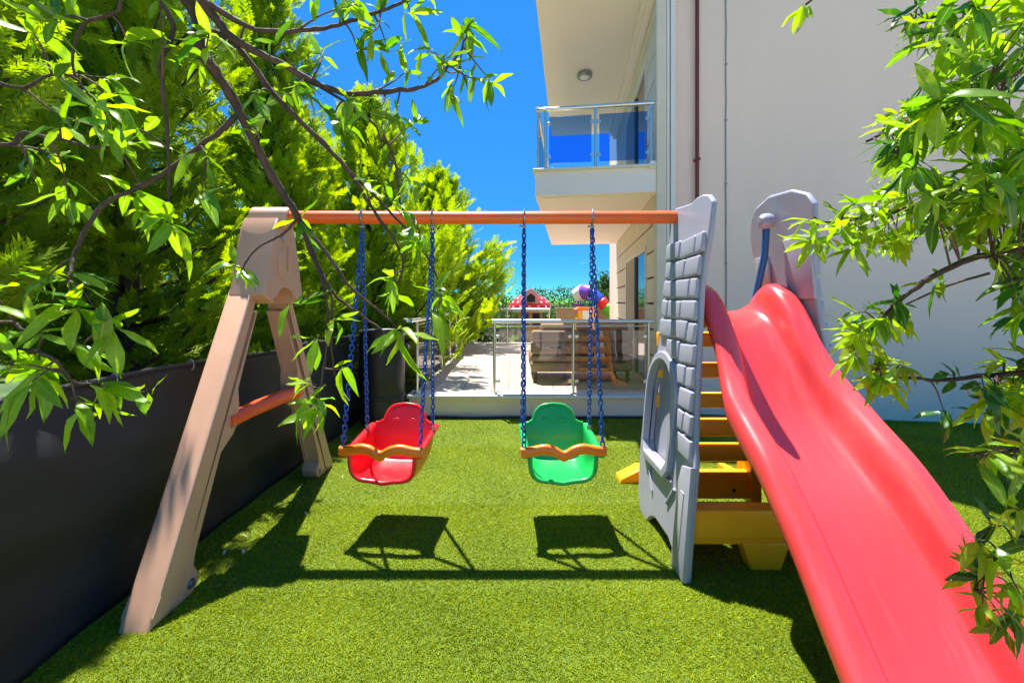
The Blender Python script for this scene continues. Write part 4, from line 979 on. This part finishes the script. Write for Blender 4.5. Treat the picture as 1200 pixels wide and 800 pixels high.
# right tree: boughs over the slide
T2 = Tree('plum_tree', (2.35, 0.75, 0), 'leafy tree with glossy bright leaves hanging over the red slide', 33)
T2.limb([(2.35, 0.75, -0.05), (2.33, 0.76, 0.7), (2.26, 0.80, 1.4), (2.15, 0.88, 2.0), (2.05, 0.95, 2.7)], 0.075, 0.035, 'trunk', n=12)
mains = []
def main(a, pts, Y0, Y1, r0=0.014): mains.append(T2.limb([a] + pl_(pts, Y0, Y1), r0, 0.0035)); return mains[-1]
main((2.15, 0.88, 2.0), [(1340, 150), (1220, 190), (1130, 225), (1040, 250), (960, 262)], 1.05, 1.40, 0.018)
main((2.1, 0.92, 2.3), [(1330, 60), (1210, 80), (1130, 110), (1060, 145), (1015, 165)], 1.05, 1.25, 0.016)
main((2.05, 0.95, 2.7), [(1300, -60), (1190, -20), (1110, 15), (1070, 30)], 1.05, 1.2)
main((2.26, 0.80, 1.4), [(1360, 300), (1240, 290), (1150, 300), (1085, 330), (1035, 370), (1000, 410)], 1.0, 1.35, 0.013)
main((2.26, 0.80, 1.35), [(1380, 420), (1260, 430), (1160, 440), (1080, 445), (1020, 432)], 1.0, 1.35, 0.013)
main((2.33, 0.76, 0.9), [(1420, 560), (1260, 610), (1180, 640), (1140, 690)], 0.95, 1.1, 0.011)
main((2.33, 0.76, 1.05), [(1400, 500), (1240, 520), (1170, 530), (1130, 535)], 0.95, 1.15, 0.009)
main((2.05, 0.95, 2.7), [(1250, -150), (1080, -90), (985, -30), (945, 6)], 1.1, 1.3, 0.008)
allp = [p for m in mains for p in m]
def scatter(poly, n, Y0, Y1, size, k=(5, 8), ms=(0, 1, 1, 2), gap=None):
    xs = [p[0] for p in poly]; ysq = [p[1] for p in poly]; c = 0
    while c < n:
        x, y = T2.r.uniform(min(xs), max(xs)), T2.r.uniform(min(ysq), max(ysq)); ins = False
        for i in range(len(poly)):
            (x1, y1), (x2, y2) = poly[i], poly[i - 1]
            if (y1 > y) != (y2 > y) and x < (x2 - x1) * (y - y1) / (y2 - y1) + x1: ins = not ins
        if not ins: continue
        c += 1; p = P(x, y, T2.r.uniform(Y0, Y1)); q = min(allp, key=lambda t: (t - p).length)
        d = (p - q); d = d.normalized() if d.length > 1e-4 else Vector((-1, 0, 0))
        T2.twig([q, (p + q) / 2 + Vector((0, 0, 0.015)), p]); T2.rosette(p, d * 0.6 + Vector((-0.5, -0.1, -0.1)), T2.r.randint(*k), size * T2.r.uniform(0.75, 1.15), T2.r.choice(ms), 0.5)
scatter([(1085, 0), (1230, 0), (1230, 280), (1120, 270), (1060, 200), (1040, 150), (1100, 70)], 118, 0.95, 1.35, 0.091, ms=(0, 1, 1, 2))
scatter([(1060, 10), (1110, 0), (1120, 60), (1075, 50)], 8, 1.0, 1.2, 0.076)
scatter([(1020, 150), (1070, 120), (1080, 200), (1030, 170)], 11, 1.1, 1.3, 0.081)
scatter([(945, 250), (1060, 225), (1100, 265), (1030, 295), (950, 285)], 31, 1.2, 1.45, 0.081, ms=(0, 1, 1))
scatter([(1060, 200), (1230, 200), (1230, 330), (1170, 300), (1100, 280)], 31, 1.0, 1.3, 0.086)
scatter([(1005, 345), (1060, 340), (1065, 400), (1010, 415), (990, 395)], 14, 1.2, 1.4, 0.081, ms=(0, 2, 1))
scatter([(1000, 410), (1070, 430), (1050, 460), (1010, 440)], 11, 1.2, 1.4, 0.076, ms=(0, 1, 1))
scatter([(1060, 445), (1230, 415), (1230, 490), (1100, 485)], 28, 1.05, 1.35, 0.081)
scatter([(1180, 280), (1230, 280), (1230, 440), (1195, 400)], 12, 1.0, 1.2, 0.086, ms=(2, 0))
scatter([(1140, 600), (1230, 590), (1230, 740), (1160, 735), (1125, 690)], 18, 0.95, 1.12, 0.091, ms=(2, 0, 1))
scatter([(1140, 525), (1230, 520), (1230, 550), (1150, 545)], 7, 1.0, 1.15, 0.107, (3, 5), ms=(1, 1, 0))
T2.rosette(P(942, 6, 1.3), (-0.2, 0, -1), 6, 0.075, 1); T2.rosette(P(1103, 330, 1.25), (-1, 0, -0.3), 7, 0.085, 0)
T2.twig([P(1160, 320, 1.2), P(1110, 335, 1.27), P(1050, 362, 1.33)], 0.004, 0.003)
for i in range(70):
    c = Vector((2.3 + T2.r.gauss(0, 0.5), 0.75 + T2.r.gauss(0, 0.4), 3.0 + T2.r.gauss(0, 0.4)))
    if c.z < 2.7: continue
    T2.sprig(c, (T2.r.gauss(0, 1), T2.r.gauss(0, 1), T2.r.gauss(0, .6)), 0.2, 7, 0.10)
T2.done()

# ------------------------------------------------------------------ the garden beyond the terrace
def leaf_box(name, label, cat, x0, x1, y0, y1, z0, z1, n, size, seed, m='hedge_leaf', rag=0.12, tone=0.4, group=None):
    rr = np.random.default_rng(seed); root = tag(empty(name, ((x0 + x1) / 2, (y0 + y1) / 2, z0)), label, cat, group)
    c = np.array([(x0 + x1) / 2, (y0 + y1) / 2, z0])
    p = rr.uniform([x0, y0, z0], [x1, y1, z1], (n, 3)); top = z1 + rag * np.sin(p[:, 0] * 2.3 + seed) * np.cos(p[:, 0] * 5.1); p[:, 2] = z0 + (p[:, 2] - z0) * (top - z0) / (z1 - z0) + rr.normal(0, rag * 0.5, n)
    p[:, 2] = np.maximum(p[:, 2], z0 + size * 0.4)
    d = rr.normal(0, 1, (n, 3)) + np.array([0, -0.3, 0.5]); nn = rr.normal(0, 1, (n, 3)) + np.array([0, -0.5, 0.6])
    tv, tt = leaf_template(0.2, 0.28, 0.2, 4)
    V, T, tn = stamp(tv, tt, frames(d, nn) * (rr.uniform(0.6, 1.3, n) * size)[:, None, None], p - c, np.clip(rr.normal(tone, 0.25, n), 0, 1))
    link_mesh('foliage', np_mesh('foliage', V, T, tn), m, root)
    bm = bmesh.new()
    for k in range(max(3, int((x1 - x0) / 0.5))):
        x = rr.uniform(x0, x1) - c[0]; y = rr.uniform(-0.1, 0.1); tube(bm, [(x, y, 0), (x + rr.normal(0, 0.08), y, (z1 - z0) * 0.8)], [0.03, 0.01], 5)
    finish('stems', bm, 'bark', root, 180)
    return root
bm = bmesh.new(); grid(bm, [[(x, y, 0.004) for x in (-12, 0, 16)] for y in (12.02, 18, 30)])
tag(finish('back_lawn', bm, 'turf_base'), 'green lawn of the playground behind the terrace', 'lawn', kind='structure')
leaf_box('hedge', 'long dark clipped hedge behind the tube slide and mushroom playhouse', 'hedge', 0.9, 9, 20, 20.9, 0, 2.05, 11000, 0.10, 41)
leaf_box('hedge', 'rough light green hedge behind the mushroom playhouse, beside the drooping conifer', 'hedge', -7, 1.1, 19, 20, 0, 1.75, 8000, 0.12, 42, tone=0.7, rag=0.3)
leaf_box('shrub', 'low leafy shrub behind the far terrace railing', 'shrub', -2.2, -0.1, 13.2, 14.2, 0, 0.95, 1500, 0.13, 43, tone=0.35)
leaf_box('shrub', 'dark shrub under the drooping conifer past the terrace end', 'shrub', -4.5, -2.0, 12.6, 14.0, 0, 1.5, 2200, 0.14, 44, tone=0.25)
# upright reeds in front of the light hedge
rr = np.random.default_rng(5); k = 170; tv = np.array([(0, -0.02, 0), (0, 0.02, 0), (0.5, 0.012, 0.01), (0.5, -0.012, 0.01), (1, 0, -0.05)]); tt = np.array([(0, 1, 2), (0, 2, 3), (3, 2, 4)])
p = rr.uniform([-2.5, 18.2, 0.005], [2.4, 18.8, 0.01], (k, 3)); d = rr.normal(0, 0.13, (k, 3)) + np.array([0, 0, 1.0])
V, T, tn = stamp(tv, tt, frames(d, rr.normal(0, 1, (k, 3))) * rr.uniform(0.9, 2.1, k)[:, None, None], p, rr.uniform(0.4, 1, k))
tag(link_mesh('reeds', np_mesh('reeds', V, T, tn), 'hedge_leaf'), 'upright pale green reeds behind the mushroom playhouse', 'reeds', kind='stuff')
def far_tree(x, y, h, r, label, seed):
    rr = np.random.default_rng(seed); root = tag(empty('leafy_tree', (x, y, 0)), label, 'tree')
    bm = bmesh.new(); tube(bm, [(0, 0, 0), (0.05, 0, h * 0.5), (0, 0.03, h * 0.9)], [0.12, 0.08, 0.02], 8)
    cl = []
    for i in range(14):
        c = np.array([rr.normal(0, r * 0.45), rr.normal(0, r * 0.45), h * rr.uniform(0.5, 0.97)]); cl.append(c); tube(bm, [(0, 0, c[2] * 0.6), Vector(c * np.array([0.5, 0.5, 0.85])), Vector(c)], [0.03, 0.02, 0.006], 5)
    finish('trunk', bm, 'bark', root, 180)
    cl = np.array(cl); n = 2600; p = cl[rr.integers(0, 14, n)] + rr.normal(0, r * 0.25, (n, 3)); tv, tt = leaf_template(0.2, 0.22, 0.2, 4)
    V, T, tn = stamp(tv, tt, frames(rr.normal(0, 1, (n, 3)) + np.array([0, 0, .6]), rr.normal(0, 1, (n, 3)) + np.array([0, -.4, .6])) * (rr.uniform(0.6, 1.3, n) * 0.2)[:, None, None], p, np.clip(rr.normal(0.2, 0.2, n), 0, 1))
    link_mesh('crown', np_mesh('crown', V, T, tn), 'hedge_leaf', root)
far_tree(5.4, 22.5, 2.9, 1.0, 'dark leafy tree peeping over the hedge beside the house door wall', 51)
far_tree(-6.5, 24, 4.2, 1.6, 'tree beyond the light green hedge behind the conifers', 52)

# mushroom playhouse
mx, my = 0.68, 16.0
mh = tag(empty('mushroom_playhouse', (mx, my, 0)), 'toy playhouse with red white-spotted mushroom roof and yellow walls', 'playhouse')
bm = bmesh.new(); lathe(bm, [(0.46, 0.01), (0.48, 0.5), (0.44, 1.18)], (0, 0, 0), 20); finish('wall', bm, 'yellow_plastic', mh, 50)
bm = bmesh.new(); lathe(bm, [(0.44, 1.10), (0.80, 1.12), (0.83, 1.20), (0.74, 1.38), (0.55, 1.58), (0.3, 1.70), (0, 1.74)], (0, 0, 0), 28); rf = finish('roof', bm, 'mush_red', mh, 60)
for a, z, r in [(a_ + 0.2 * (i % 2), z_, r_) for i, (z_, r_) in enumerate(((1.27, 0.77), (1.42, 0.70), (1.56, 0.57))) for a_ in np.arange(-2.9, 0, 0.42)]:
    bm = bmesh.new(); c = Vector((math.cos(a) * r, math.sin(a) * r, z)); disc(bm, c, Vector((math.cos(a), math.sin(a), 0.6)), 0.045, 0.02, 10); finish('spot', bm, 'white_plastic', rf, 40)
bm = bmesh.new(); prism(bm, [(-0.28, 1.36), (0.28, 1.36), (0.28, 1.62), (0.18, 1.82), (0, 1.92), (-0.18, 1.82), (-0.28, 1.62)], 'y', -0.72, 0.0, 0.03); dm = finish('dormer', bm, 'pink_plastic', rf, 45)
bm = bmesh.new(); prism(bm, [(-0.15, 1.42), (0.15, 1.42), (0.15, 1.62), (0, 1.74), (-0.15, 1.62)], 'y', -0.735, -0.70); finish('window', bm, 'hole_dark', dm)
for x in (-0.20, 0.20):
    bm = bmesh.new(); box(bm, (x - 0.14, -0.50, 0.55), (x + 0.14, -0.40, 1.02), 0.02); w_ = finish('window', bm, 'royal_plastic', mh, 45)
    bm = bmesh.new(); box(bm, (x - 0.10, -0.515, 0.60), (x + 0.10, -0.49, 0.97), 0.01); finish('pane', bm, 'hole_dark', w_, 45)
# tube slide of coloured rings
ts = tag(empty('tube_slide', (3.2, 14.6, 0)), 'colourful covered tube slide, white and purple at the top, blue, red and green below', 'slide')
path = [P(676, 347, 15.2), P(684, 342, 15.0), P(694, 344, 14.7), P(702, 351, 14.5), P(712, 361, 14.4), P(722, 371, 14.3), P(731, 381, 14.2), P(739, 390, 14.2)]
cp = catmull(path, 5); segs = [('white_plastic', 0, 5), ('purple_plastic', 5, 10), ('royal_plastic', 10, 16), ('mush_red', 16, 19), ('lime_plastic', 19, 36)]
for mname, i0, i1 in segs:
    bm = bmesh.new(); tube(bm, [p - Vector((3.2, 14.6, 0)) for p in cp[i0:min(i1 + 1, len(cp))]], 0.27 if i0 < 10 else 0.20, 18, False)
    s_ = finish('tube_section', bm, mname, ts, 60); md = s_.modifiers.new('thick', 'SOLIDIFY'); md.thickness = 0.03
bm = bmesh.new(); c = path[0] - Vector((3.2, 14.6, 0)); disc(bm, c + Vector((0.05, 0, -0.36)), (0, 0, 1), 0.3, 0.10, 24); finish('deck', bm, 'purple_plastic', ts, 45)
for dx, dy in ((-0.25, -0.2), (0.25, -0.2), (-0.25, 0.25), (0.25, 0.25)):
    bm = bmesh.new(); tube(bm, [(c.x + dx, c.y + dy, 0.005), (c.x + dx, c.y + dy, c.z - 0.2)], 0.035, 10); finish('leg', bm, 'lime_plastic', ts, 45)
# toy cabin and low wall
tcb = tag(empty('toy_cabin', (2.35, 13.6, 0)), 'small yellow toy cabin with a white front panel before the low tan wall', 'playhouse')
bm = bmesh.new(); box(bm, (-0.30, -0.2, 0.005), (0.30, 0.25, 1.20), 0.04, 3); finish('wall', bm, 'yellow_plastic', tcb, 45)
bm = bmesh.new(); box(bm, (-0.15, -0.225, 0.86), (0.15, -0.19, 1.17), 0.015); finish('panel', bm, 'white_plastic', tcb, 45)
bm = bmesh.new(); prism(bm, [(-0.34, 1.19), (0.34, 1.19), (0.26, 1.26), (-0.26, 1.26)], 'y', -0.25, 0.3, 0.01); finish('roof', bm, 'orange_plastic', tcb, 45)
lw = tag(empty('garden_wall', (2.4, 14.9, 0)), 'low tan wall behind the toy cabin', 'wall')
bm = bmesh.new(); box(bm, (-0.85, -0.07, 0.0), (1.6, 0.07, 1.18)); finish('wall_face', bm, 'tan_wall', lw)
bm = bmesh.new(); box(bm, (-0.87, -0.09, 1.182), (1.62, 0.09, 1.22), 0.008); finish('coping', bm, 'tan_wall', lw, 40)

# a few dry leaves blown against the fence
bm0 = bmesh.new(); V_, T_ = leaf_template(0.9, 0.2, 0.5, 3)
dry = np_mesh('fallen_leaf', V_, T_, None, True); dry.materials.append(MATS['curtain']); bm0.free()
rf_ = random.Random(4)
for i in range(13):
    y = rf_.uniform(2.0, 4.4); x = -1.62 + 0.45 * rf_.random() ** 2 - 0.02 * (y - 2)
    if abs(x + 1.62) < 0.09 and (y < 2.25 or y > 3.3): x += 0.2
    o = link_mesh('fallen_leaf', dry, None); o.location = (x, y, 0.022); o.rotation_euler = (rf_.uniform(-0.3, 0.3), rf_.uniform(-0.1, 0.2), rf_.uniform(0, 6.28)); k_ = rf_.uniform(0.025, 0.045); o.scale = (k_, k_, k_)
    tag(o, 'small dry leaf lying on the shaded lawn beside the black fence', 'leaf', 'dry leaves by the fence')
